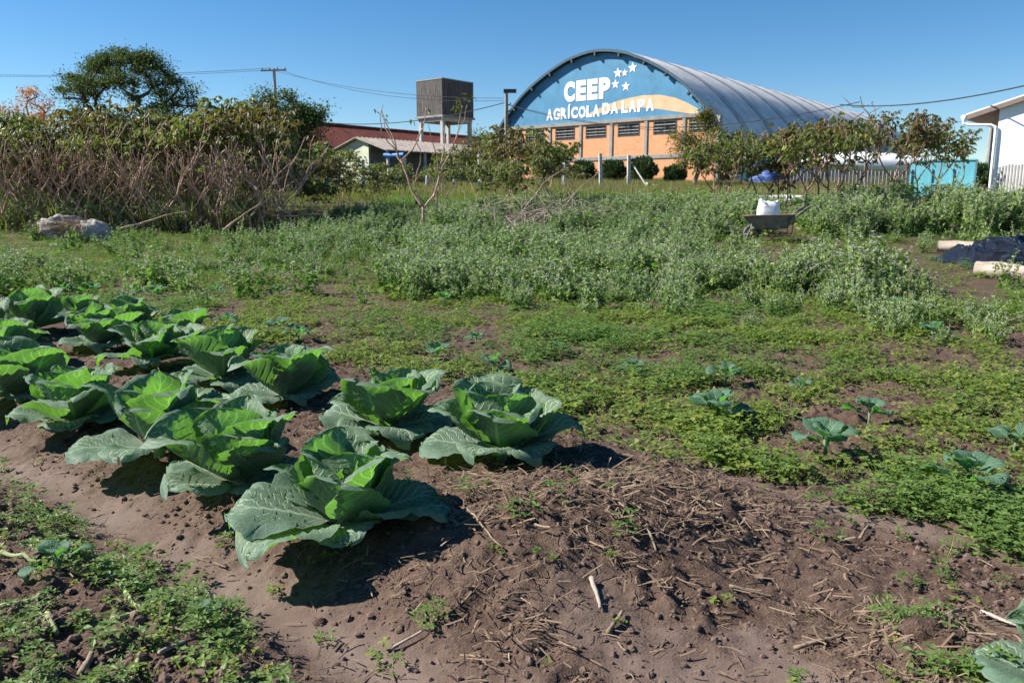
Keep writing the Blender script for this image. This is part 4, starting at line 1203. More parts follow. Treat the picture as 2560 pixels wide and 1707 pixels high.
# row at the right
for px, pyb, ptop, v, lb in ((1817, 514, 305, 0, 'cassava shrub with forked red stem, first of the right row beside the olive tree'), (1898, 510, 330, None, 'single-stemmed young cassava left of the white sack'),
                          (1916, 512, 320, 1, 'slim forked cassava above the white sack'), (1982, 498, 300, 2, 'cassava shrub forking low behind the sack'),
                          (2013, 524, 270, 3, 'tall cassava shrub with wide V fork right of the wheelbarrow'), (2069, 507, 290, 4, 'cassava shrub standing back between two larger ones'),
                          (2100, 535, 272, 0, 'tallest cassava shrub on the reddish straight stem, right of the wheelbarrow handle'), (2222, 516, 262, 1, 'cassava shrub left of the cyan box with a tall sprig'),
                          (2351, 480, 292, 2, 'cassava shrub leaning in front of the cyan box'), (1865, 500, 330, 4, 'cassava shrub behind the first of the right row'), (1945, 500, 315, 0, 'leafy cassava shrub behind the white sack'), (2045, 500, 300, 1, 'leafy cassava shrub hidden behind the tall wide fork'), (2290, 497, 310, 3, 'cassava shrub directly left of the cyan box corner'), (1775, 497, 335, 2, 'cassava shrub under the olive tree'), (2150, 500, 300, 3, 'cassava shrub at the back of the right row near the ribbed fence'), (2400, 478, 340, 4, 'rightmost cassava shrub between cyan box and house')):
    Y = {535: 20.5, 524: 22, 514: 24, 516: 23, 480: 24.5}.get(pyb, 27)
    q = stand(px, Y); ht = at(px, ptop, Y)[2] - q[2]
    if v is None: cassava(CT[0], q, g.random() * 6.28, ht / 1.5 * .9, lb, 'cassava shrubs in the right row')
    else: cassava(CR[v], q, g.random() * 6.28, ht / 2.7 * .98, lb, 'cassava shrubs in the right row')
for px in (1945, 1968, 1790):
    cassava(CT[1], stand(px, 27), g.random() * 6, 1.25, 'thin upright cassava stem behind the right row', 'thin stems in the right row')

# the large bare sapling in the middle
p = stand(1058, 17.5)
e = empty('bare_sapling', p, 'large bare forked sapling with a few leaves, in the middle of the weeds', 'sapling')
def px2l(px, py, dy=0.0):
    q = at(px, py, 17.5 + dy); return q - p
sb = MB()
def limb(pts, r0, r1, dy=0.0, name='branch', parent=None):
    P = [px2l(a, b, dy * i / max(len(pts) - 1, 1)) for i, (a, b) in enumerate(pts)]
    # densify
    Q = []; 
    for k in range(len(P) - 1):
        for t in np.linspace(0, 1, 5)[:-1]: Q.append(P[k] + (P[k + 1] - P[k]) * t + R.normal(0, .006, 3))
    Q.append(P[-1]); rr = np.linspace(r0, r1, len(Q)); rr[1::3] *= 1.12
    m_ = MB(); m_.tube(Q, rr, 7); m_.build(name, M['stem'], parent or e, smooth=True)
limb([(1058, 552), (1057, 518)], .034, .030, 0, 'trunk')
limb([(1057, 519), (1030, 480), (1007, 410), (995, 395), (985, 345), (965, 310), (952, 272)], .026, .009, .5)
limb([(1003, 402), (1030, 375), (1052, 330), (1062, 300), (1065, 270)], .018, .008, .2)
limb([(1003, 400), (985, 370), (955, 340), (951, 290), (957, 262)], .014, .006, -.3)
limb([(1056, 518), (1036, 460), (1050, 410), (1052, 380), (1040, 350)], .016, .007, -.4)
limb([(1060, 518), (1085, 490), (1096, 450), (1100, 430), (1130, 375), (1145, 330), (1152, 280), (1156, 265)], .025, .008, .3)
limb([(1098, 440), (1092, 390), (1080, 350), (1070, 310)], .015, .006, -.3)
limb([(1100, 430), (1108, 380), (1112, 330), (1105, 290)], .014, .006, .4)
limb([(1092, 535), (1094, 480), (1099, 440)], .014, .013, .2)
limb([(1128, 380), (1142, 340), (1160, 300), (1168, 262)], .011, .005, .1)
limb([(1010, 414), (990, 372), (975, 340), (962, 320), (955, 285)], .016, .006, .25)
cb = MB(); P = []
for (a, b, n) in ((1150, 250, 7), (1142, 268, 8), (1175, 243, 5), (1078, 278, 4), (1030, 305, 3), (963, 296, 3), (938, 264, 2), (1045, 470, 5), (1030, 440, 4)):
    for k in range(n): P.append(px2l(a + g.normal(0, 5), b + g.normal(0, 5), .2))
P = np.array(P); cloud(cb, NARROW_V, LEAF_F, P, rdirs(len(P), -.8), .15 * g.uniform(.7, 1.3, len(P))); cb.build('foliage', M['cassava'], e)
# ------------------------------------------------------------------ brush pile, fallen wood
def branch_pts(a, b, n=12, wig=.05, bow=.1):
    a = np.array(a, float); b = np.array(b, float); t = np.linspace(0, 1, n)[:, None]
    P = a + (b - a) * t; L = np.linalg.norm(b - a)
    P += np.cumsum(R.normal(0, wig * L / n ** .5 / 2.2, (n, 3)), axis=0) * (t * (1 - t) * 4) ; P[:, 2] += bow * L * (4 * t * (1 - t))[:, 0]
    return P
c0 = stand(1370, 20.5)
e = empty('brush_pile', c0, 'tangled pile of cut bare branches among the white-flowered weeds', 'brush pile')
for k in range(130):
    a = R.normal(0, 1, 3) * (.85, .5, 0) ; a[2] = abs(R.normal(.12, .16))
    d_ = R.normal(0, 1, 3) * (1.0, .5, .35); d_[2] = abs(d_[2]) * .8
    L = R.uniform(.6, 1.9); d_ = d_ / np.linalg.norm(d_) * L
    m_ = MB(); P = branch_pts(a - d_ * .5 + (0, 0, .1), a + d_ * .5 + (0, 0, .15), 9, .18, R.uniform(-.05, .16))
    P[:, 2] = np.maximum(P[:, 2], 0.02)
    m_.tube(P, np.linspace(R.uniform(.007, .013), .004, 9), 5); m_.build('branch', M['dead'], e, smooth=True)
for k, (a, b) in enumerate((((1330, 560), (1510, 455)), ((1400, 530), (1500, 430)), ((1300, 540), (1420, 420)), ((1450, 540), (1420, 480)), ((1380, 500), (1320, 430)))):
    P = branch_pts(at(*a, 20.3) - c0, at(*b, 20.6) - c0, 12, .08, .05); m_ = MB(); m_.tube(P, np.linspace(.018, .006, 12), 5); m_.build('branch', M['dead'], e, smooth=True)
c1 = stand(775, 17.5)
e = empty('dead_palm_frond', c1, 'curled dry dead frond lying with broken sticks left of the sapling', 'dead frond')
def sheet(pts_a, pts_b, mat, parent, name, th=.012, n=16):
    a = np.array(pts_a, float); b = np.array(pts_b, float)
    m_ = MB(); V = np.concatenate([a, b, a - (0, 0, th), b - (0, 0, th)]); k = len(a); F4 = []
    for i in range(k - 1): F4 += [[i, i + 1, k + i + 1, k + i], [2 * k + i, 3 * k + i, 3 * k + i + 1, 2 * k + i + 1], [i, 2 * k + i, 2 * k + i + 1, i + 1], [k + i, k + i + 1, 3 * k + i + 1, 3 * k + i]]
    m_.raw(V, F4); return m_.build(name, mat, parent, smooth=False)
xx = np.linspace(-.65, .35, 14)
A_ = [(x, -.05 + .03 * math.sin(9 * x), .02 + .30 * (x + .65) ** 1.2 + .01 * math.sin(20 * x)) for x in xx]; B_ = [(x + .05, .20 + .04 * math.sin(7 * x), .0 + .24 * (x + .65)) for x in xx]
sheet(A_, B_, M['dead'], e, 'frond_sheath')
A_ = [(x, -.05 + .03 * math.sin(9 * x), .00 + .28 * (x + .65) ** 1.2) for x in xx]; B_ = [(x, -.12, .0 + .14 * (x + .65)) for x in xx]
sheet(A_, B_, M['straw'], e, 'frond_edge')
for k in range(22):
    a = (R.uniform(-.9, .7), R.uniform(-.4, .5), .03); b = (a[0] + R.uniform(-.6, .6), a[1] + R.uniform(-.2, .2), R.uniform(.02, .3))
    m_ = MB(); m_.tube(branch_pts(a, b, 7, .1, .03), np.linspace(.014, .006, 7), 5); m_.build('stick', M['dead'], e)
# long broken stems leaning out of the left stand
for a, b, Y, lb in (((560, 575), (650, 510), 18.5, 'fallen pale stem leaning low in the left stand'), ((640, 520), (745, 448), 20, 'long pale stem leaning out of the stand towards the shed'), ((650, 480), (560, 400), 20, 'broken stem leaning left inside the stand'), ((300, 572), (480, 530), 19, 'long stem lying along the foot of the left stand')):
    m_ = MB(); m_.tube(branch_pts(at(*a, Y), at(*b, Y + .5), 12, .05, .02), np.linspace(.03, .012, 12), 6); o = m_.build('fallen_stem', M['stem'], smooth=True); tag(o, lb, 'stem')

# ------------------------------------------------------------------ white sack heap at the left
p = stand(187, 18.6)
M['old_sack'] = plain('dull_old_sack', (.34, .315, .29), .85, .2, .35, 5, .5, grit=14)
def sack(loc, size, rz, seed, label, mat='old_sack'):
    m_ = MB(); blob(m_, (0, 0, 0), size, seed, 44, 26, .42, size[2] * .75, freq=3.0)
    o = m_.build('plastic_sack', M[mat], smooth=True); o.location = loc; o.rotation_euler = (0, 0, rz); tag(o, label, 'sack')
sack(p + (-.35, 0, .22), (.50, .35, .30), .2, 61, 'left rumpled white sack in the heap beside the cassava')
sack(p + (.42, -.1, .18), (.40, .32, .26), -.3, 62, 'right shaded white sack in the heap with a straw tuft')
sack(stand(140, 17.2) + (0, -.1, .03), (.16, .10, .06), .2, 63, 'scrap of white plastic on the ground before the sack heap')
sb = MB(); n = 420; a = g.uniform(0, 6.28, n); fw = np.stack([np.cos(a) * .8, np.sin(a) * .8, g.uniform(.2, 1.6, n)], 1)
cloud(sb, BLADE_V * (1, .55, 1), BLADE_F, np.stack([g.normal(0, .16, n), g.normal(-.15, .12, n), g.uniform(.0, .22, n)], 1), fw, g.uniform(.3, .6, n))
fw2 = np.stack([-np.abs(g.normal(.9, .3, 160)), g.normal(-.2, .3, 160), g.normal(.0, .15, 160)], 1)
cloud(sb, BLADE_V * (1, .55, 1), BLADE_F, np.stack([g.normal(.0, .3, 160), g.normal(-.25, .12, 160), g.uniform(.25, .45, 160)], 1), fw2, g.uniform(.35, .7, 160))
o = sb.build('dry_grass_tuft', M['straw']); o.location = p + (.05, -.1, 0); tag(o, 'bunch of dry straw lying over the white sacks', 'straw')

# ------------------------------------------------------------------ wheelbarrow with sack
M['barrow'] = plain('weathered_grey_steel', (.17, .175, .165), .6, .4, .25, 8, .2)
M['rust'] = plain('rusty_steel', (.20, .12, .085), .8, .3, .3, 14, .3)
M['rubber'] = plain('worn_rubber', (.12, .115, .11), .85, .2, .2, 14)
M['dirt'] = plain('dry_dirt', (.12, .085, .065), .95, .1, .3, 12, .5)
WB = stand(1925, 17.0)
wb = empty('wheelbarrow', WB, 'grey steel wheelbarrow standing on its nose in the weeds with a white sack in it', 'wheelbarrow', rz=rad(-8))
def ringpts(w, l, z, cx=0, n=24, pw=.6):
    a = np.linspace(0, 2 * math.pi, n, endpoint=False); c = np.cos(a); s_ = np.sin(a)
    return np.stack([cx + l * np.sign(c) * np.abs(c) ** pw, w * np.sign(s_) * np.abs(s_) ** pw, np.full(n, z)], 1)
tv_ = []
for (w, l, z, cx_) in ((.33, .535, .555, .0), (.32, .52, .55, .0), (.26, .37, .30, .02), (.24, .33, .275, .02)): tv_.append(ringpts(w, l, z, cx_))
for (w, l, z, cx_) in ((.22, .31, .285, .02), (.30, .50, .545, 0)): tv_.append(ringpts(w, l, z, cx_))
V = np.concatenate(tv_); V[:, 2] += V[:, 0] * .02
Fq = []; n = 24
for k in range(5):
    for j in range(n): Fq.append([k * n + j, (k + 1) * n + j, (k + 1) * n + (j + 1) % n, k * n + (j + 1) % n])
m_ = MB(); m_.raw(V, Fq); m_.poly(V[3 * n:4 * n][::-1]); m_.poly(V[4 * n:5 * n] + (0, 0, .002)); m_.build('tray', M['barrow'], wb, smooth=True)
P = ringpts(.335, .54, .56, 0, 25); P[-1] = P[0]; P[:, 2] += P[:, 0] * .02; m_ = MB(); m_.tube(P, .012, 6, cap=False); m_.build('rim', M['rust'], wb, smooth=True)
m_ = MB(); blob(m_, (-.02, 0, .50), (.44, .25, .07), 5, 20, 8, .2); m_.build('dirt_load', M['dirt'], wb)
for s_ in (-1, 1):
    m_ = MB(); m_.tube([(-.38, s_ * .14, .30), (.1, s_ * .22, .26), (.45, s_ * .27, .50), (.56, s_ * .27, .60), (.76, s_ * .28, .74)], .017, 8); m_.build('handle', M['barrow'], wb, smooth=True)
    m_ = MB(); m_.tube([(.63, s_ * .273, .655), (.77, s_ * .282, .745)], .024, 8); m_.build('grip', M['rubber'], wb)
    m_ = MB(); m_.tube([(-.36, s_ * .13, .50), (-.38, s_ * .13, .28), (-.47, s_ * .10, .04)], .017, 6); m_.build('front_strut', M['barrow'], wb)
    m_ = MB(); m_.tube([(-.06, s_ * .26, .44), (-.10, s_ * .25, .22), (.42, s_ * .24, .12), (.46, s_ * .27, .46)], .014, 6); m_.build('rear_leg', M['rust'], wb)
a = np.linspace(0, 2 * math.pi, 25)
m_ = MB(); m_.tube(np.stack([-.33 + .155 * np.cos(a), -.0 + .03 * np.cos(a), .17 + .16 * np.sin(a)], 1), .042, 10, cap=False); tire = m_.build('tyre', M['rubber'], wb, smooth=True)
m_ = MB(); m_.tube([(-.33, -.05, .17), (-.33, .05, .17)], .10, 14); m_.build('rim_disc', M['rust'], wb)
SK = wb
o = None
def upright_sack(loc, w, d_, h, seed, label):
    m_ = MB(); nu, nv = 32, 18; V = []
    for j in range(nv):
        t = j / (nv - 1)
        ww = w * (1 - .16 * t ** 2) * (1 + .05 * math.sin(3 * t)); dd = d_ * (1 - .35 * t ** 3)
        for i in range(nu):
            a = 2 * math.pi * i / nu; c, s_ = math.cos(a), math.sin(a)
            r = 1 + .05 * (vnoise(a * 2.2 + 3, t * 4, seed) - .5) * 2 * (.4 + t)
            x = ww * np.sign(c) * abs(c) ** .55 * r; y = dd * np.sign(s_) * abs(s_) ** .7 * r
            z = h * t + (.022 * t ** 6 * ((2.6 if c < 0 else .9) * abs(c) ** 8 - .6 + .7 * math.sin(9 * a)))
            V.append([x, y, z])
    Fq = [[j * nu + i, j * nu + (i + 1) % nu, (j + 1) * nu + (i + 1) % nu, (j + 1) * nu + i] for j in range(nv - 1) for i in range(nu)]
    m_.raw(V, Fq); top = np.array(V[-nu:]); top2 = top * (.5, .4, 1) - (0, 0, .04)
    k = m_.n; m_.raw(np.concatenate([top, top2]), [[i, (i + 1) % nu, nu + (i + 1) % nu, nu + i] for i in range(nu)]); m_.poly(top2)
    return m_
M['sack'] = plain('white_woven_sack', (.80, .80, .80), .55, .3, .05, 5, .25, grit=90)
sk = empty('white_sack', WB + np.array([-.02, .0, .50]), 'full white woven sack standing in the wheelbarrow', 'sack', rz=rad(-8))
upright_sack(None, .225, .15, .355, 4, '').build('bag', M['sack'], sk, smooth=True)
M['grey_print'] = plain('grey_print', (.42, .43, .46), .6, .3, .1)
for z, w in ((.235, .13), (.222, .15), (.12, .1)):
    m_ = MB(); m_.box((-.04, -.163 + (z - .12) * .05, z), (w, .004, .007)); m_.build('printed_line', M['grey_print'], sk)
m_ = MB(); m_.tube([(-.17, -.13, .36), (-.19, -.12, .40), (-.17, -.1, .36)], .015, 6); m_.build('tied_corner', M['sack'], sk)

# ------------------------------------------------------------------ logs, tarpaulin, stump on the right
def log(a, b, r, label, mat='log'):
    a = np.array(a); b = np.array(b); n = 14; t = np.linspace(0, 1, n)[:, None]; P = a + (b - a) * t; P[:, 2] += .012 * np.sin(7 * t[:, 0])
    e = empty('log', a, label, 'log')
    m_ = MB(); m_.tube(P - a, r * (1 + .05 * R.normal(0, 1, n)), 14, cap=False); m_.build('trunk_piece', M[mat], e, smooth=True)
    for q, s_ in ((P[0], -1), (P[-1], 1)):
        d_ = (b - a) / np.linalg.norm(b - a)
        m_ = MB(); m_.tube([q - a - d_ * .004, q - a + d_ * .004], r * .99, 14); m_.build('cut_end', M['log_end'], e)
a = at(2345, 610, 15.0); b = at(2640, 640, 14.0); a[2] = gz(a[0], a[1]) + .09; b[2] = gz(b[0], b[1]) + .09
log(a, b, .115, 'pale peeled log lying behind the black plastic sheet')
a = at(2440, 685, 11.2); b = at(2660, 720, 10.4); a[2] = gz(a[0], a[1]) + .08; b[2] = gz(b[0], b[1]) + .08
log(a, b, .115, 'brownish log lying in front of the black plastic sheet')
p = onground(2047, 668); m_ = MB()
V = ringpts(.12, .14, 0, 0, 14, .9); Vt = ringpts(.11, .13, .19, .01, 14, .9)
m_.raw(np.concatenate([V - (0, 0, .05), Vt]), [[i, (i + 1) % 14, 14 + (i + 1) % 14, 14 + i] for i in range(14)]); m_.poly(Vt)
o = m_.build('wood_block', plain('sawn_block', (.30, .20, .15), .85, .2, .2, 12)); o.location = p; tag(o, 'short sawn brown block on the ground left of the logs', 'wood block')
def mk_tarp():
    t = NT('black_plastic_sheet'); v = t.obj(); n = t.noise(5, 5, .6, v, .6)
    t.principled((.012, .013, .016), .20, .6, 0, t.bump(n, .35, .03)); return t.m
M['black'] = mk_tarp()
def tarp():
    c = at(2480, 655, 12.9); x0, x1, y0, y1 = c[0] - .80, c[0] + 1.6, 11.4, 13.6
    n = 110; m = 80; X, Y = np.meshgrid(np.linspace(x0, x1, n), np.linspace(y0, y1, m))
    U = (X - x0) / (x1 - x0); Vv = (Y - y0) / (y1 - y0)
    d1 = fbm(X * 2.3 + 3, Y * 2.3, 90, 2); d2 = np.abs(fbm(X * 4 + d1 * 3, Y * 2.2 + d1 * 2, 91, 3) - .5) * 2; d3 = np.abs(fbm(X * 9 + d1 * 5, Y * 6, 92, 2) - .5) * 2
    edge = sstep(0, .14, U) * sstep(0, .10, Vv) * (1 - sstep(.88, 1, Vv))
    Zh = G0(X, Y) + .015 + edge * (.06 + .20 * sstep(.0, .6, U) * sstep(.1, .6, Vv) * (.4 + .9 * d1) + .18 * (1 - d2) ** 2 + .03 * (1 - d3) ** 2)
    wx = X + .10 * (fbm(X * 3, Y * 5, 93, 2) - .5) + .22 * (fbm(Y * 3 + 5, Y * 0 + 2, 95, 3) - .5) * (1 - U); wy = Y + .30 * (fbm(X * 3 + 9, Y, 94, 3) - .5)
    V = np.stack([wx, wy, Zh], -1).reshape(-1, 3)
    i = np.arange(m - 1)[:, None] * n; j = np.arange(n - 1)[None, :]
    mb = MB(); mb.raw(V, np.stack([i + j, i + j + 1, i + n + j + 1, i + n + j], -1).reshape(-1, 4))
    o = mb.build('plastic_sheet', M['black'], smooth=True); tag(o, 'crumpled glossy black plastic sheet lying between two logs', 'plastic sheet')
tarp()
# ------------------------------------------------------------------ cabbages
def leaf_mesh(name, L, W, e0, bend, cup, ruffle, seed, petiole=.12, rim=.0, nu=16, nv=20, mat='cab', k=1.4, fold=0.0, side=0.0, flare=0.0, wp=.8):
    """leaf grows from the origin towards +X; e0 start elevation, bend change of elevation towards the tip"""
    g = np.random.default_rng(seed)
    tq = np.linspace(0, 1, nv); v = 1 - (1 - tq) ** 1.45; el = e0 + bend * v ** k - flare * sstep(.70, 1.0, v)
    ds = np.diff(v) * L
    cx = np.concatenate([[0], np.cumsum(np.cos(el[:-1]) * ds)]); cz = np.concatenate([[0], np.cumsum(np.sin(el[:-1]) * ds)])
    vm = .56
    w = np.where(v > vm, np.sqrt(np.maximum(0, 1 - (np.maximum(v - vm, 0) / (1 - vm)) ** 2)), 0)
    t = np.clip((v - petiole) / (vm - petiole), 0, 1)
    w = np.where(v <= vm, .07 + .93 * np.sin(t * math.pi / 2) ** wp, w)
    w = np.maximum(w, .05) * W / 2 * (1 + .025 * np.sin(v * 40 + seed))
    u = np.linspace(-1, 1, nu)
    V_, U_ = np.meshgrid(v, u, indexing='ij')
    ww = w[:, None] * (1 + .05 * np.sin(V_ * 17 + U_ * 3 + seed) * np.abs(U_) + .07 * (vnoise(V_ * 6 + seed, U_ * 2 + 5, seed) - .5))
    nx, nz = -np.sin(el)[:, None], np.cos(el)[:, None]
    au = np.abs(U_)
    # the tip edge of a broad leaf is scalloped
    arc = cup * (au ** 1.8)
    off = ww * arc * .9 + fold * ww * au
    ph = g.random() * 6.28
    ruf = ruffle * (au ** 3 * .9 + sstep(.75, 1, V_) * .5) * (np.sin(V_ * 13 + np.sign(U_ + .001) * 2 + ph) * .30 + np.sin(np.arctan2(U_, .62 - V_) * 7 + ph) * .45 + (vnoise(V_ * 7 + ph, U_ * 3 + 9, seed + 3) - .5) * .9) * L * .10 * sstep(.12, .4, V_)
    rimo = -rim * L * (sstep(.72, 1, V_) ** 2 + .8 * sstep(.7, 1, au) ** 2 * sstep(.35, .6, V_)) * .35
    # puckered blistering between the veins
    pucker = .006 * np.sin((V_ - .42 * au ** .85) * 8.5 * 2 * math.pi) * np.minimum(au * 4, 1) * sstep(.15, .35, V_) * L / .3
    midrib = -.010 * np.exp(-(U_ / .06) ** 2) * (1 - V_) * L / .3
    o = off + ruf + rimo + pucker + midrib
    yy = U_ * ww * (1 - .18 * cup * au) + side * V_ ** 2 * L
    X = cx[:, None] + nx * o; Z = cz[:, None] + nz * o
    # horizontal tip lobes
    tipy = yy
    Vv = np.stack([X, tipy, Z], -1).reshape(-1, 3)
    i = np.arange(nv - 1)[:, None] * nu; j = np.arange(nu - 1)[None, :]
    Fq = np.stack([i + j, i + nu + j, i + nu + j + 1, i + j + 1], -1).reshape(-1, 4)
    uvc = np.stack([(U_ + 1) / 2, V_], -1).reshape(-1, 2)
    mb = MB(); mb.raw(Vv, Fq, uv=uvc[Fq])
    return mb.build(name, M[mat], None, smooth=True, link=False).data
rd = math.radians
OUT = [leaf_mesh('leaf', .285, .285, rd(20 - 3 * i), rd(-20 + 5 * i), .14 + .08 * (i % 2), .7, 10 + i, .10, .2, mat='cab_old', side=.06 * (-1) ** i, flare=rd(8), wp=.65) for i in range(5)]
MID = [leaf_mesh('leaf', .295, .34, rd(34 + 3 * i), rd(44 - 6 * (i % 3)), .42 + .10 * (i % 3), .38, 30 + i, .03, .22 + .12 * (i % 2), side=.04 * (-1) ** i, flare=rd(8 + 9 * (i % 3)), wp=.55) for i in range(6)]
UPR = [leaf_mesh('leaf', .250, .29, rd(52 + 4 * i), rd(38 - 5 * (i % 3)), .62 + .1 * (i % 2), .32, 50 + i, .03, .25, side=.03 * (-1) ** i, flare=rd(6 + 8 * (i % 3)), wp=.55) for i in range(5)]
INN = [leaf_mesh('leaf', .19, .22, rd(48 + 5 * i), rd(52), 1.1, .3, 70 + i, .05, .2, nu=12, nv=14, mat='cab_in', flare=rd(20)) for i in range(3)]
SDL = [leaf_mesh('leaf', .12, .085, rd(35 + 8 * i), rd(-50 - 12 * i), .12, .7, 90 + i, .36, .1, nu=10, nv=14, mat='seedling', flare=rd(10)) for i in range(4)]
def cabbage(loc, sc, rz, label, plan, grp='heading cabbages in the bed', name='cabbage'):
    """plan: list of (kind, variant, azimuth deg, scale, tilt deg, twist deg, z)"""
    e = empty(name, loc, label, 'cabbage', grp, rz, sc)
    m_ = MB(); m_.tube([(0, 0, -.08), (0, 0, .05), (0, 0, .09)], [.022, .02, .012], 8); m_.build('stalk', M['cab_in'], e, smooth=True)
    for kd, vi, az, s_, tl, tw, z in plan:
        src = {'o': OUT, 'm': MID, 'u': UPR, 'i': INN, 's': SDL}[kd]; me = src[vi % len(src)]
        a = rd(az); r0 = {'o': .022, 'm': .022, 'u': .02, 'i': .012, 's': .008}[kd]
        mat = Matrix.Rotation(a, 4, 'Z') @ Matrix.Rotation(-rd(tl), 4, 'Y') @ Matrix.Rotation(rd(tw), 4, 'X')
        o = inst('leaf', me, e, (r0 * math.cos(a), r0 * math.sin(a), z), mat.to_euler(), s_)
        # keep what lies low from diving into the soil
    return e
def plan_random(g, n_o=5, n_m=6, n_u=4, n_i=3):
    P = []; a = g.uniform(0, 360)
    for k in range(n_o): P.append(('o', g.integers(5), a + k * 360 / n_o + g.normal(0, 9), g.uniform(.75, 1.05), g.uniform(-4, 10), g.normal(0, 9), .045))
    a = g.uniform(0, 360)
    for k in range(n_m): P.append(('m', g.integers(6), a + k * 360 / n_m + g.normal(0, 9), g.uniform(.80, 1.08), g.uniform(-14, 8), g.normal(0, 10), .055))
    a = g.uniform(0, 360)
    for k in range(n_u): P.append(('u', g.integers(5), a + k * 360 / n_u + g.normal(0, 9), g.uniform(.85, 1.08), g.uniform(-4, 10), g.normal(0, 8), .065))
    a = g.uniform(0, 360)
    for k in range(n_i): P.append(('i', g.integers(3), a + k * 360 / n_i + g.normal(0, 9), g.uniform(.75, 1.0), g.uniform(0, 10), g.normal(0, 8), .07))
    return P
g = np.random.default_rng(5)
# azimuth 0 = right, 90 = away, 180 = left, 270 = towards the camera
hero = [('o', 0, 190, 1.12, 2, -6, .05), ('o', 1, 236, 1.10, -4, 8, .045), ('o', 2, 283, .72, 2, 10, .05), ('o', 4, 345, 1.08, 8, -12, .05), ('o', 3, 20, .95, 6, 8, .05), ('o', 1, 130, 1.0, 8, 0, .05),
] + [q for q in plan_random(np.random.default_rng(24), 5, 6, 4, 3) if q[0] != 'o']
CABS = [((860, 1338), 1.02, 0, hero, 'largest front cabbage with spread blue-green outer leaves, nearest the camera'),
        ((600, 1235), 1.05, .5, None, 'bright backlit cabbage just left of the nearest one'),
        ((975, 1090), .98, 1.7, None, 'cabbage in the second row directly behind the nearest one'),
        ((1255, 1150), 1.0, 2.9, None, 'rightmost cabbage of the bed, beside the bare soil mound'),
        ((400, 1140), 1.05, 4.1, None, 'cabbage in the front row, third from the right'),
        ((715, 1010), .96, 5.2, None, 'cabbage in the second row behind the gap of bare soil'),
        ((185, 1075), 1.0, .9, None, 'cabbage in the front row, fourth from the right, with drooping old leaves'),
        ((560, 965), 1.0, 2.2, None, 'broad cabbage in the second row, fourth from the right'),
        ((390, 920), 1.0, 3.3, None, 'cabbage in the second row with a sunlit pale heart, fifth from the right'),
        ((250, 880), 1.0, 4.7, None, 'cabbage in the second row, sixth from the right'),
        ((50, 1010), 1.0, 1.2, None, 'cabbage at the left edge, fifth of the front row'),
        ((85, 835), 1.05, 5.9, None, 'rearmost cabbage at the far left of the bed'),
        ((10, 915), 1.0, 2.6, None, 'cabbage cut by the left edge, behind the front row'),
        ((330, 838), .98, 0.2, None, 'cabbage in the back row, between two of the second row'),
        ((465, 862), .86, 3.9, None, 'smaller cabbage at the right end of the back row'),
        ((-60, 860), 1.0, 1.9, None, 'cabbage just beyond the left edge of the back row'),
        ((205, 806), .86, 4.4, None, 'rearmost cabbage in the middle of the back row')]
for (px, py), sc, rz, pl, lb in CABS:
    q = onground(px, py); q[2] -= .005
    cabbage(q, sc * (1.05 if pl is None else 1.03), rz if pl is None else 0, lb, pl or plan_random(g))
# cabbages cut by the right and lower edges
cabbage(np.array([1.19, 1.47, gz(1.19, 1.47)]), .84, .4, 'cabbage leaf rising in the bottom right corner', plan_random(g, 5, 5, 4, 3))
q = onground(2790, 1480); cabbage(q, .85, 2.4, 'cabbage cut by the right edge above the corner one', plan_random(g, 5, 5, 4, 3))
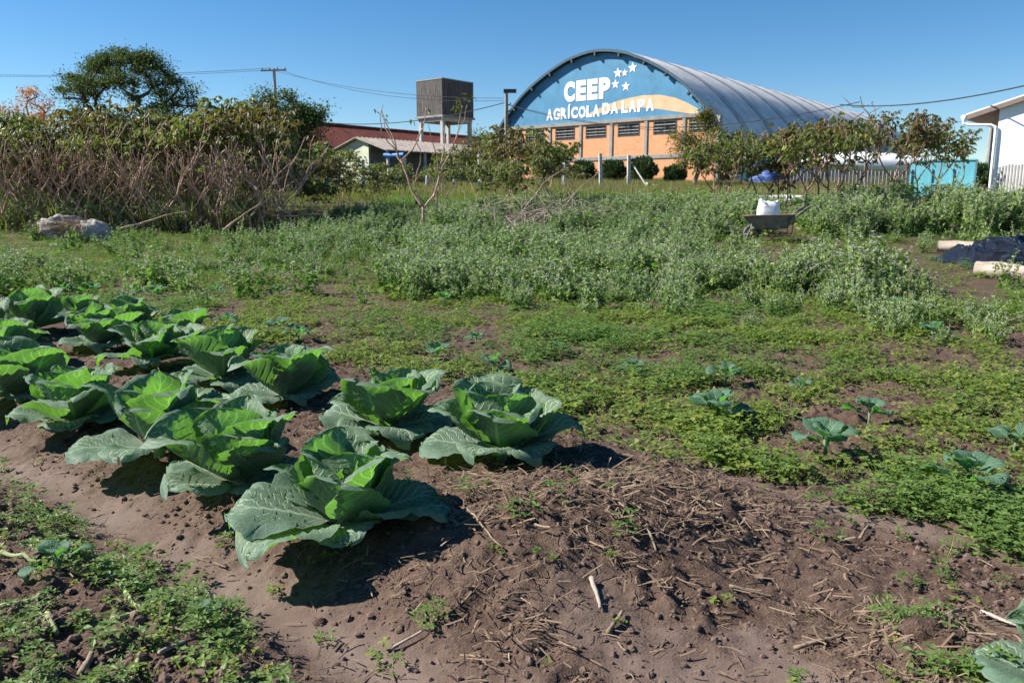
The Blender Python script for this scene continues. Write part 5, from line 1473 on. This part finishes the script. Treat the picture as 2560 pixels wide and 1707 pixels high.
# seedlings
def seedling(px, py, sc, label):
    q = onground(px, py)
    e = empty('cabbage_seedling', q, label, 'seedling', 'young cabbage plants among the weeds', g.random() * 6.28, sc)
    h = .060
    m_ = MB(); m_.tube([(0, 0, -.03), (.004, 0, h * .5), (0, .004, h)], [.006, .0055, .004], 7); m_.build('stem', M['cab_in'], e, smooth=True)
    n = int(g.integers(5, 8)); a0 = g.uniform(0, 360)
    for k in range(n):
        a = rd(a0 + k * 137.5); z = h * (.45 + .55 * k / (n - 1)); s_ = 1.1 - .5 * (k / (n - 1)) ** 1.5
        mat = Matrix.Rotation(a, 4, 'Z') @ Matrix.Rotation(-rd(-2 + 38 * k / n), 4, 'Y') @ Matrix.Rotation(rd(g.normal(0, 12)), 4, 'X')
        inst('leaf', SDL[k % 4], e, (0, 0, z), mat.to_euler(), s_)
seeds = [(1092, 905, 1.2, 'seedling at the left of the front weeds, behind the rightmost cabbage'), (1190, 862, .9, 'small seedling behind the middle of the weeds near the mound'), (1232, 935, 1.15, 'seedling with one upright and one flat leaf behind the rightmost cabbage'),
         (1395, 888, .85, 'tiny seedling with a single raised leaf, centre of the weeds'), (1582, 945, 1.05, 'seedling with two spread leaves near the centre'), (1815, 965, 1.2, 'seedling behind the one with the big round leaf'),
         (1790, 1062, 1.5, 'seedling with the big round leaf'), (2002, 985, .8, 'faint seedling between the round-leaved one and the right'), (2170, 1060, 1.15, 'seedling with pale right leaf, upper right of the broad one'),
         (2062, 1148, 1.45, 'broad seedling with four flat leaves in the right weeds'), (2420, 1240, 1.45, 'sturdy seedling with pale stem at the lower right of the weeds'), (2535, 1135, 1.1, 'seedling near the right edge, above the sturdy one'),
         (700, 838, 1.3, 'seedling left of the weeds behind the second cabbage row'), (748, 858, 1.2, 'flat seedling beside another behind the second cabbage row'), (572, 822, 1.2, 'seedling behind the fourth cabbage of the second row'),
         (165, 738, 1.4, 'seedling in the far left weeds, leftmost of a line'), (232, 742, 1.5, 'seedling in the far left weeds, second of a line'), (335, 752, 1.5, 'seedling in the far left weeds, third of a line'), (395, 748, 1.4, 'seedling in the far left weeds, fourth of a line'),
         (545, 742, 1.3, 'seedling in the far left weeds beyond the line'), (700, 745, 1.3, 'seedling in the weeds left of the flowering mass'), (265, 715, 1.3, 'farthest seedling in the left weeds'),
         (640, 890, .9, 'seedling just behind the gap between two second row cabbages'), (1110, 760, 1.2, 'seedling before the flowering weeds, left of centre'), (1310, 770, 1.1, 'seedling before the flowering weeds, centre'), (2250, 790, 1.6, 'seedling before the flowering weeds at the right'), (2330, 850, 1.3, 'seedling right of the middle distance weeds'),
         (150, 1440, .85, 'wilted seedling in the lower left bed'), (508, 1555, .5, 'small seedling at the edge of the lower left bed')]
for s_ in seeds: seedling(*s_)
# collards below the right row
for k in range(16):
    px = 2010 + k * 17 + g.uniform(-6, 6); q = stand(px, 24 + g.uniform(-1.2, 2.0))
    cabbage(q, 1.15 * g.uniform(.8, 1.2), g.random() * 6, 'collard plant in the far row below the right shrubs', plan_random(g, 4, 5, 2, 0), 'collard plants in the far right row', 'collard_plant')

# ------------------------------------------------------------------ ground cover (stuff)
def src(mb, name, mats):
    return mb.build(name, mats, None, link=False)
LF3 = np.array([[0, 0, 0], [.55, -.46, .10], [.98, -.42, .04], [.86, 0, .0], [.98, .42, .04], [.55, .46, .10]])
LF3F = [[0, 1, 2, 3], [0, 3, 4, 5]]
def oxalis_patch(seed, n=16, r=.115, h=.06, ls=.0165):
    g = np.random.default_rng(seed); mb = MB()
    a = g.uniform(0, 6.28, n); q = r * np.sqrt(g.random(n)); P = np.stack([q * np.cos(a), q * np.sin(a), h * g.uniform(.25, 1.1, n)], 1)
    for i in range(n):
        t = P[i]; b = g.uniform(0, 6.28); tilt = g.normal(0, .22, 2); s_ = ls * g.uniform(.65, 1.35)
        fw = []
        for k in range(3):
            c = b + k * 2.094; fw.append((math.cos(c), math.sin(c), g.uniform(-.35, .15) + tilt[0] * math.cos(c) + tilt[1] * math.sin(c)))
        cloud(mb, LF3, LF3F, np.tile(t, (3, 1)), np.array(fw), s_, spin=g.normal(0, .12, 3), rnd=np.full(3, g.random()))
        base = t * (.6, .6, 0); w = .0009
        mb.raw([base + (w, 0, 0), base - (w, 0, 0), t - (w, 0, 0), t + (w, 0, 0)], [[0, 1, 2, 3]], rnd=.2)
    return src(mb, 'oxalis_patch', M['oxalis'])
OX = [oxalis_patch(600 + i) for i in range(6)]
def chick_patch(seed, n=30, r=.09, h=.06, ls=.017, mat='chick'):
    g = np.random.default_rng(seed); mb = MB()
    a = g.uniform(0, 6.28, n); q = r * np.sqrt(g.random(n)); P = np.stack([q * np.cos(a), q * np.sin(a), h * g.uniform(.1, 1.1, n)], 1)
    for i in range(n):
        m = 4; c = g.uniform(0, 6.28) + np.arange(m) * 1.57
        fw = np.stack([np.cos(c), np.sin(c), g.uniform(-.2, .5, m)], 1)
        cloud(mb, LEAF_V, LEAF_F, np.tile(P[i], (m, 1)), fw, ls * g.uniform(.6, 1.4, m), spin=g.normal(0, .2, m))
    return src(mb, 'chickweed_patch', M[mat])
CH = [chick_patch(620 + i) for i in range(4)]
def radish(seed, h=.58, n=10, bright=1.0):
    g = np.random.default_rng(seed); mb = MB()
    for k in range(n):
        a = g.uniform(0, 6.28); d_ = np.array([math.cos(a) * .35, math.sin(a) * .35, 1.0]); q = np.array([g.normal(0, .06), g.normal(0, .06), 0]); P = [q]
        L = h * g.uniform(.7, 1.15); m = 7
        for i in range(m):
            d_ = d_ + g.normal(0, .16, 3); d_ /= np.linalg.norm(d_); q = q + d_ * L / m; P.append(q)
        P = np.array(P); mb.tube(P, np.linspace(.0045, .0018, len(P)), 3, mat=1, cap=False)
        # side pods
        mm = 12; t = g.uniform(.45, 1, mm); B = np.array([np.interp(t, np.linspace(0, 1, len(P)), P[:, c]) for c in range(3)]).T
        cloud(mb, NARROW_V, LEAF_F, B, rdirs(mm, .7), g.uniform(.03, .06, mm), mat=1)
        mm = 20; t = g.uniform(.0, .92, mm); B = np.array([np.interp(t, np.linspace(0, 1, len(P)), P[:, c]) for c in range(3)]).T
        cloud(mb, LEAF_V * (1, 1.1, 1), LEAF_F, B, rdirs(mm, -.05), g.uniform(.045, .11, mm) * (1.3 - .6 * t), mat=0)
        nf = g.integers(5, 11)
        for j in range(nf):
            t = g.uniform(.6, 1.0); B = np.array([np.interp(t, np.linspace(0, 1, len(P)), P[:, c]) for c in range(3)]) + g.normal(0, .02, 3)
            c = g.uniform(0, 6.28) + np.arange(4) * 1.57
            cloud(mb, LEAF_V * (1, 1.7, 1), LEAF_F, np.tile(B, (4, 1)), np.stack([np.cos(c), np.sin(c), g.uniform(0, .4, 4)], 1), .017 * g.uniform(.7, 1.3), mat=2, spin=np.zeros(4))
    return src(mb, 'radish_plant', [M['rad_leaf'], M['rad_pod'], M['petal']])
RD = [radish(640 + i) for i in range(7)]
def grass_tuft(seed, n=70, r=.22, h=.55, mat='grass', lean=.35, wid=1.0):
    g = np.random.default_rng(seed); mb = MB()
    P = np.stack([g.normal(0, r, n), g.normal(0, r, n), np.zeros(n)], 1); fw = np.stack([g.normal(0, lean, n), g.normal(0, lean, n), np.ones(n)], 1)
    cloud(mb, BLADE_V * (1, wid, 1), BLADE_F, P, fw, h * g.uniform(.5, 1.2, n), spin=g.uniform(0, 6.28, n))
    return src(mb, 'grass_tuft', M[mat])
GR = [grass_tuft(660 + i, 90, .3, .52) for i in range(5)]
GS = [grass_tuft(670, 60, .3, .62, 'straw', .3)]
GL = [grass_tuft(680 + i, 60, .10, .07, 'grass_low', .9, 1.8) for i in range(4)]
def clod(seed):
    mb = MB(); blob(mb, (0, 0, 0), (1, .85, .7), seed, 8, 6, .6, freq=2.2); return src(mb, 'clod', M['crumb'])
CD = [clod(700 + i) for i in range(5)]
def straw_bit(seed):
    g = np.random.default_rng(seed); mb = MB()
    for k in range(3):
        a = g.uniform(0, 6.28); L = g.uniform(.012, .055); n = 5; t = np.linspace(0, 1, n); c = g.normal(0, .25)
        P = np.stack([g.normal(0, .03) + np.cos(a + c * t) * L * t, g.normal(0, .03) + np.sin(a + c * t) * L * t, .004 + .012 * g.random() * t], 1)
        w = g.uniform(.0006, .0020); side = np.array([-math.sin(a), math.cos(a), .2]) * w
        V = np.concatenate([P - side, P + side]); mb.raw(V, [[i, i + 1, n + i + 1, n + i] for i in range(n - 1)], rnd=g.random())
    return src(mb, 'straw_bit', M['straw'])
SB = [straw_bit(720 + i) for i in range(6)]

def poly_mask(x, y, poly):
    ins = np.zeros(len(x), bool); n = len(poly); j = n - 1
    for i in range(n):
        xi, yi = poly[i]; xj, yj = poly[j]
        c = ((yi > y) != (yj > y)) & (x < (xj - xi) * (y - yi) / (yj - yi + 1e-12) + xi); ins ^= c; j = i
    return ins
def wpoly(pp): return [tuple(onground(*q)[:2]) for q in pp]
def sample(n, x0, x1, y0, y1, power=1.0):
    """points over the field, thinning out with distance"""
    u = R.random(n); y = (y0 ** (1 - power) + u * (y1 ** (1 - power) - y0 ** (1 - power))) ** (1 / (1 - power)) if power != 1 else y0 * (y1 / y0) ** u
    half = .72 * y + .8; x = R.uniform(-1, 1, n) * half
    return x, y
def weed_edge(x, y):
    """0 on the bare bed and furrows, 1 in the weedy ground"""
    s, t = st(x, y)
    e = sstep(2.78, 3.05, t + .25 * (fbm(x * 2, y * 2, 61, 3) - .5) - .42 * sstep(2.2, 3.4, s) )
    return e
# low weeds
x, y = sample(12500, 0, 0, 2.3, 20, 1.0); x2, y2 = sample(9000, 0, 0, 6, 20, 1.0); x = np.concatenate([x, x2]); y = np.concatenate([y, y2])
s, t = st(x, y)
cov = fbm(x * 1.3, y * 1.3, 62, 3); fine = fbm(x * 5.5, y * 5.5, 63, 2)
dens = weed_edge(x, y) * np.where((x > 3.0) & (y > 9.5) & (y < 15), .2, 1) * (.05 + .95 * sstep(.455, .60, .4 * cov + .6 * fine + .05 * (1 - sstep(3, 4.0, t)))) * (.75 + .25 * (1 - sstep(4, 8, y)))
keep = R.random(len(x)) < dens
bed = (t > 1.25) & (t < 2.9) & (s > 2.2)
x, y = x[keep], y[keep]
kind = fbm(x * .8 + 9, y * .8, 66, 2) + R.normal(0, .08, len(x))
near = y < 9
ox = kind < .60
P = np.stack([x, y, GN(x, y) - .004], 1); sc = R.uniform(.7, 1.25, len(x)) * (1 + .03 * y)
scatter('oxalis_weeds', P[ox], R.uniform(0, 6.28, ox.sum()), sc[ox], OX, 'low bright green clover-like weeds covering the ground')
ch = ~ox
scatter('chickweed', P[ch], R.uniform(0, 6.28, ch.sum()), sc[ch] * 1.2, CH, 'small-leaved darker green weeds among the clover-like ones')
print('weeds', len(x))
# scattered weeds on bed, furrow and the lower corners
x, y = sample(9000, 0, 0, 1.35, 6.5, 1.0); s, t = st(x, y)
leftbed = (1 - sstep(.85, 1.0, t)) * (s > .9)
edgeband = np.exp(-((t - .93) / .11) ** 2) * (s > .95)
rightc = (1 - sstep(.35, .6, s)) * (1 - sstep(2.0, 2.3, t)) * sstep(.3, .9, x)
dens = .50 * leftbed * sstep(.42, .60, fbm(x * 3, y * 3, 64, 3)) + .9 * edgeband * sstep(.35, .5, fbm(x * 2, y * 2, 68, 2)) + .55 * rightc * sstep(.45, .6, fbm(x * 3.5, y * 3.5, 65, 2)) + .012 + .035 * ((t > 1.3) & (t < 2.9) & (s > 1.0))
keep = R.random(len(x)) < dens; x, y = x[keep], y[keep]
P = np.stack([x, y, GN(x, y) - .003], 1); k2 = R.random(len(x)) < .5
SM = [oxalis_patch(610 + i, 5, .028, .028, .0095) for i in range(4)] ; SC = [chick_patch(630 + i, 12, .035, .04, .014) for i in range(4)]
scatter('scattered_oxalis', P[k2], R.uniform(0, 6.28, k2.sum()), R.uniform(.7, 1.5, k2.sum()), SM, 'tiny clover-like weeds sprinkled over the bare soil')
scatter('scattered_chickweed', P[~k2], R.uniform(0, 6.28, (~k2).sum()), R.uniform(.7, 1.6, (~k2).sum()), SC, 'small leafy weeds along the furrow edges')
# short turf in the left middle distance and under everything farther away
x, y = sample(9500, 0, 0, 8, 30, 1.0)
dens = sstep(9, 14, y) * np.where(x < 0, .8, .5) * (.12 + .88 * sstep(.42, .60, fbm(x * 1.3, y * 1.3, 67, 3))) * np.where((x > 3.5) & (y > 10) & (y < 15), .25, 1)
keep = R.random(len(x)) < dens; x, y = x[keep], y[keep]
scatter('short_grass', np.stack([x, y, G0(x, y)], 1), R.uniform(0, 6.28, len(x)), R.uniform(.7, 1.3, len(x)) * (1 + .05 * y), GL + CH, 'short yellow-green turf in the left middle distance')
# flowering wild radish
polyA = wpoly([(600, 660), (700, 590), (900, 560), (1250, 545), (1740, 535), (1850, 560), (1885, 640), (1960, 700), (2300, 740), (2560, 770), (2660, 800), (2560, 880), (2250, 850), (1950, 800), (1500, 770), (1250, 755), (1000, 720), (880, 680), (720, 660)])
polyB = wpoly([(1990, 585), (2050, 560), (2150, 530), (2300, 522), (2700, 520), (2700, 590), (2330, 585), (2100, 605)])
polyC = wpoly([(820, 560), (900, 528), (1300, 520), (1800, 518), (1960, 530), (1900, 560), (1850, 600), (1200, 590)])
xs_, ys_ = sample(16000, 0, 0, 4.5, 30, 1.0)
jx = R.normal(0, .05, len(xs_)) * ys_ * .5; jy = R.normal(0, .085, len(xs_)) * ys_; mA = poly_mask(xs_ + jx, ys_ + jy, polyA); mB = poly_mask(xs_, ys_, polyB); mC = poly_mask(xs_, ys_, polyC)
n1 = fbm(xs_ * .8, ys_ * .8, 69, 3)
n3 = fbm(xs_ * 1.9, ys_ * 1.9, 169, 3); dens = mA * sstep(.40, .62, .5 * n1 + .5 * n3 + .03) * .55 + mB * sstep(.25, .45, n3) + mC * sstep(.33, .52, n3) * .9 + .03 * (ys_ > 8) * (ys_ < 22)
dens = np.where((ys_ < 9), dens * .45, dens)
dens = dens * np.where((xs_ / ys_ > .30) & (ys_ > 10.3) & (ys_ < 15.2), .06, 1)
dens = dens * np.where((np.abs(xs_ - c0[0]) < 1.0) & (np.abs(ys_ - c0[1] + .5) < 1.2), .25, 1)
dens = dens * ~((np.abs(xs_ - WB[0] * ys_ / WB[1]) < 1.1) & (ys_ > WB[1] - 3.4) & (ys_ < WB[1] + .5))
keep = R.random(len(xs_)) < dens
x, y = xs_[keep], ys_[keep]; mBk = mB[keep]; mCk = mC[keep]
sc = R.uniform(.6, 1.15, len(x)) * np.where(mBk, 1.35, np.where(mCk, .95, .85)) * np.where(y < 9, .6, 1.0)
sc *= .35 + 1.2 * fbm(x * .75, y * .75, 70, 3)
scatter('flowering_wild_radish', np.stack([x, y, G0(x, y) - .01], 1), R.uniform(0, 6.28, len(x)), sc, RD, 'tall loose green weeds with tiny white flowers')
print('radish', len(x))
# long grass on the bank
n = 12000; y = R.uniform(30, 68, n); x = R.uniform(-30, 45, n)
lim = (y > 36) | (R.random(n) < .25)
x, y = x[lim], y[lim]
hallm = np.abs((x - H0[0]) * D2[0] + (y - H0[1]) * D2[1])
inside = ((x - H0[0]) * D2[0] + (y - H0[1]) * D2[1] > -.4) & (np.abs((x - H0[0]) * D1[0] + (y - H0[1]) * D1[1]) < 13.4)
lf = (x / y > -.33); x, y, inside = x[lf], y[lf], inside[lf]
x, y = x[~inside], y[~inside]
scatter('long_grass', np.stack([x, y, G0(x, y)], 1), R.uniform(0, 6.28, len(x)), (.35 + 1.2 * fbm(x * .5, y * .3, 170, 3)) * np.where(y < 36, .6, 1), GR + GS, 'long unmown grass on the bank before the hall')
# undergrowth of the left stand
n = 2600; y = R.uniform(20.4, 34, n); x = (R.uniform(-150, 640, n) - 1280) / F * y
scatter('stand_undergrowth', np.stack([x, y, G0(x, y)], 1), R.uniform(0, 6.28, n), R.uniform(.7, 1.5, n), RD[:3] + [grass_tuft(960 + i, 60, .2, .55, 'straw', .5, 1.1) for i in range(2)] + [grass_tuft(965, 60, .2, .6, 'grass', .4, 1.3)], 'tangled weeds and dry grass under the left cassava stand')
# onion rows / leek leaves behind the flowering weeds
x = R.uniform(-5, 9, 900); y = R.uniform(26, 34, 900)
LK = [grass_tuft(690 + i, 26, .12, .42, 'rad_leaf', .25, 1.6) for i in range(3)]
scatter('leek_rows', np.stack([x, y, G0(x, y)], 1), R.uniform(0, 6.28, 900), R.uniform(.7, 1.1, 900), LK, 'bluish upright leaves of onion-like rows')
# clods
x, y = sample(52000, 0, 0, 1.3, 6, 1.0); s, t = st(x, y)
keep = R.random(len(x)) < (1 - .93 * silt(x, y)) * (.35 + .65 * sstep(.4, .6, fbm(x * 3, y * 3, 71, 2))) * (1 - .6 * weed_edge(x, y)); x, y = x[keep], y[keep]
sz_ = .0022 + .010 * R.random(len(x)) ** 5; s, t = st(x, y); sz_ *= np.where((t < .95), 1.7, 1)
scatter('soil_crumbs', np.stack([x, y, GN(x, y) + sz_ * .2], 1), R.uniform(0, 6.28, len(x)), sz_, CD, 'dark crumbs and small clods of loosened soil', R.uniform(-.5, .5, (len(x), 2)))
# straw litter
x, y = sample(24000, 0, 0, 1.3, 8, 1.0); s, t = st(x, y)
dens = .07 + .5 * ((t > 1.35) & (t < 2.8) & (s > .95)) * sstep(.42, .62, fbm(x * 2.2, y * 2.2, 72, 3)) + 2.2 * np.exp(-(((x - .28) / .50) ** 2 + ((y - 2.55) / .28) ** 2)) + .45 * ((x > .7) & (y < 2.0)) * sstep(.4, .6, fbm(x * 3, y * 3, 73, 2))
dens = dens * (1 - .5 * weed_edge(x, y))
keep = R.random(len(x)) < dens; x, y = x[keep], y[keep]
scatter('straw_litter', np.stack([x, y, GN(x, y) + .003], 1), R.uniform(0, 6.28, len(x)), R.uniform(.6, 1.5, len(x)), SB, 'dry straw and broken stalks lying on the soil', R.uniform(-.25, .25, (len(x), 2)))

# ------------------------------------------------------------------ larger litter one can tell apart
def stick(a, b, r, label, mat='straw', name='dry_stalk', cat='stalk', grp='dry stalks on the soil', lift=.012):
    A_ = onground(*a); B_ = onground(*b); A_[2] = float(GN(A_[0], A_[1])) + lift; B_[2] = float(GN(B_[0], B_[1])) + lift
    P = branch_pts(A_, B_, 9, .06, .01); P[:, 2] = np.maximum(P[:, 2], GN(P[:, 0], P[:, 1]) + r * .8)
    m_ = MB(); m_.tube(P, np.linspace(r, r * .6, 9), 6); o = m_.build(name, M[mat], smooth=True); tag(o, lab(label), cat, grp)
def lab(s_): return s_
M['dry_stalk'] = mk_bark('dry_stalk', (.13, .095, .065), (.29, .22, .155))
M['stalk_green'] = mk_bark('pale_green_stalk', (.20, .24, .10), (.33, .33, .19))
for a, b, r, m, lb in (((1168, 1282), (1262, 1385), .004, 'dry_stalk', 'long thin stalk on the mound right of the nearest cabbage'), ((1478, 1455), (1500, 1535), .008, 'dead', 'thick dry stalk standing out of the mound front'),
                       ((1520, 1590), (1555, 1545), .007, 'dry_stalk', 'broken stalk below the mound front'), ((1822, 1482), (1935, 1504), .005, 'dry_stalk', 'straight stalk lying right of the mound'),
                       ((1440, 885), (1555, 845), .006, 'dead', 'dark stick lying in the weeds above centre'), ((1985, 1632), (2110, 1600), .006, 'dry_stalk', 'stalk lying in the lower right litter'),
                       ((2345, 1575), (2400, 1540), .008, 'dry_stalk', 'short thick stalk in the lower right'), ((2450, 1545), (2555, 1590), .006, 'dead', 'stalk pointing to the right edge'),
                       ((1770, 1262), (1808, 1290), .005, 'dry_stalk', 'curved pale stalk at the furrow bend'), ((980, 1635), (1065, 1590), .004, 'dead', 'thin stick at the bottom of the mound'),
                       ((2150, 1350), (2170, 1330), .006, 'dry_stalk', 'short pale stick on the bare soil at the right'), ((1615, 1330), (1640, 1390), .005, 'dry_stalk', 'curled stalk on top of the mound'),
                       ((280, 1570), (360, 1545), .009, 'stalk_green', 'peeled pale green stalk in the lower left bed'), ((120, 1560), (145, 1600), .009, 'stalk_green', 'upright cut stalk base in the lower left bed'),
                       ((0, 1540), (120, 1500), .007, 'stalk_green', 'long pale stalk at the left edge of the lower bed'), ((430, 1665), (520, 1640), .008, 'stalk_green', 'pale stalk near the bottom edge'),
                       ((400, 1655), (465, 1620), .006, 'dead', 'brown root lying in the lower left bed'), ((0, 1390), (105, 1420), .008, 'stalk_green', 'pinkish white stalk lying at the left edge'),
                       ((315, 1490), (345, 1530), .007, 'stalk_green', 'bent pale stalk among the lower left weeds'), ((205, 1700), (232, 1655), .010, 'dry_stalk', 'stub of a bulb stalk at the bottom edge'), ((330, 1700), (345, 1660), .009, 'stalk_green', 'upright pale stalk at the bottom edge')):
    stick(a, b, r, lb, m)
for px, py, sc, lb in ((2355, 1420, 1.0, 'thin grass sprout on the bare soil at the right'), (2045, 1560, .8, 'single upright grass blade left of the lower right weeds'), (1730, 1400, .6, 'grass blade on the right shoulder of the mound'), (255, 1235, .6, 'small grass blades at the edge of the furrow')):
    q = onground(px, py); gg = np.random.default_rng(px); n = 9 if sc == 1 else 4; m_ = MB()
    cloud(m_, BLADE_V * (1, .9, 1), BLADE_F, np.tile([[0, 0, 0.]], (n, 1)), np.stack([gg.normal(0, .8, n), gg.normal(0, .8, n), gg.uniform(.4, 1.2, n)], 1), .12 * sc * gg.uniform(.6, 1.1, n), spin=gg.uniform(0, 6, n))
    o = m_.build('grass_sprout', M['grass']); o.location = q; tag(o, lb, 'grass sprout')
# dark clods near the lower left
for k, (px, py, r) in enumerate(((470, 1545, .028), (800, 1560, .018), (30, 1640, .04), (150, 1660, .035), (2305, 1590, .05), (2370, 1610, .035), (260, 1500, .022), (110, 1480, .03))):
    q = onground(px, py); m_ = MB(); blob(m_, (0, 0, 0), (r, r * .8, r * .7), 800 + k, 18, 12, .35, freq=4); o = m_.build('soil_clod', M['soil'], smooth=True); o.location = q + (0, 0, r * .25)
    tag(o, 'dark clod of soil ' + ['at the tip of the lower left bed', 'alone on the path below the nearest cabbage', 'at the left edge near the bottom', 'between weeds near the bottom left', 'in the lower right litter, largest', 'beside the largest clod in the lower right', 'below the wilted seedling', 'left of the wilted seedling'][k], 'clod')
print('objects', len(bpy.data.objects), 'tris', sum(len(m.polygons) for m in bpy.data.meshes) * 2)
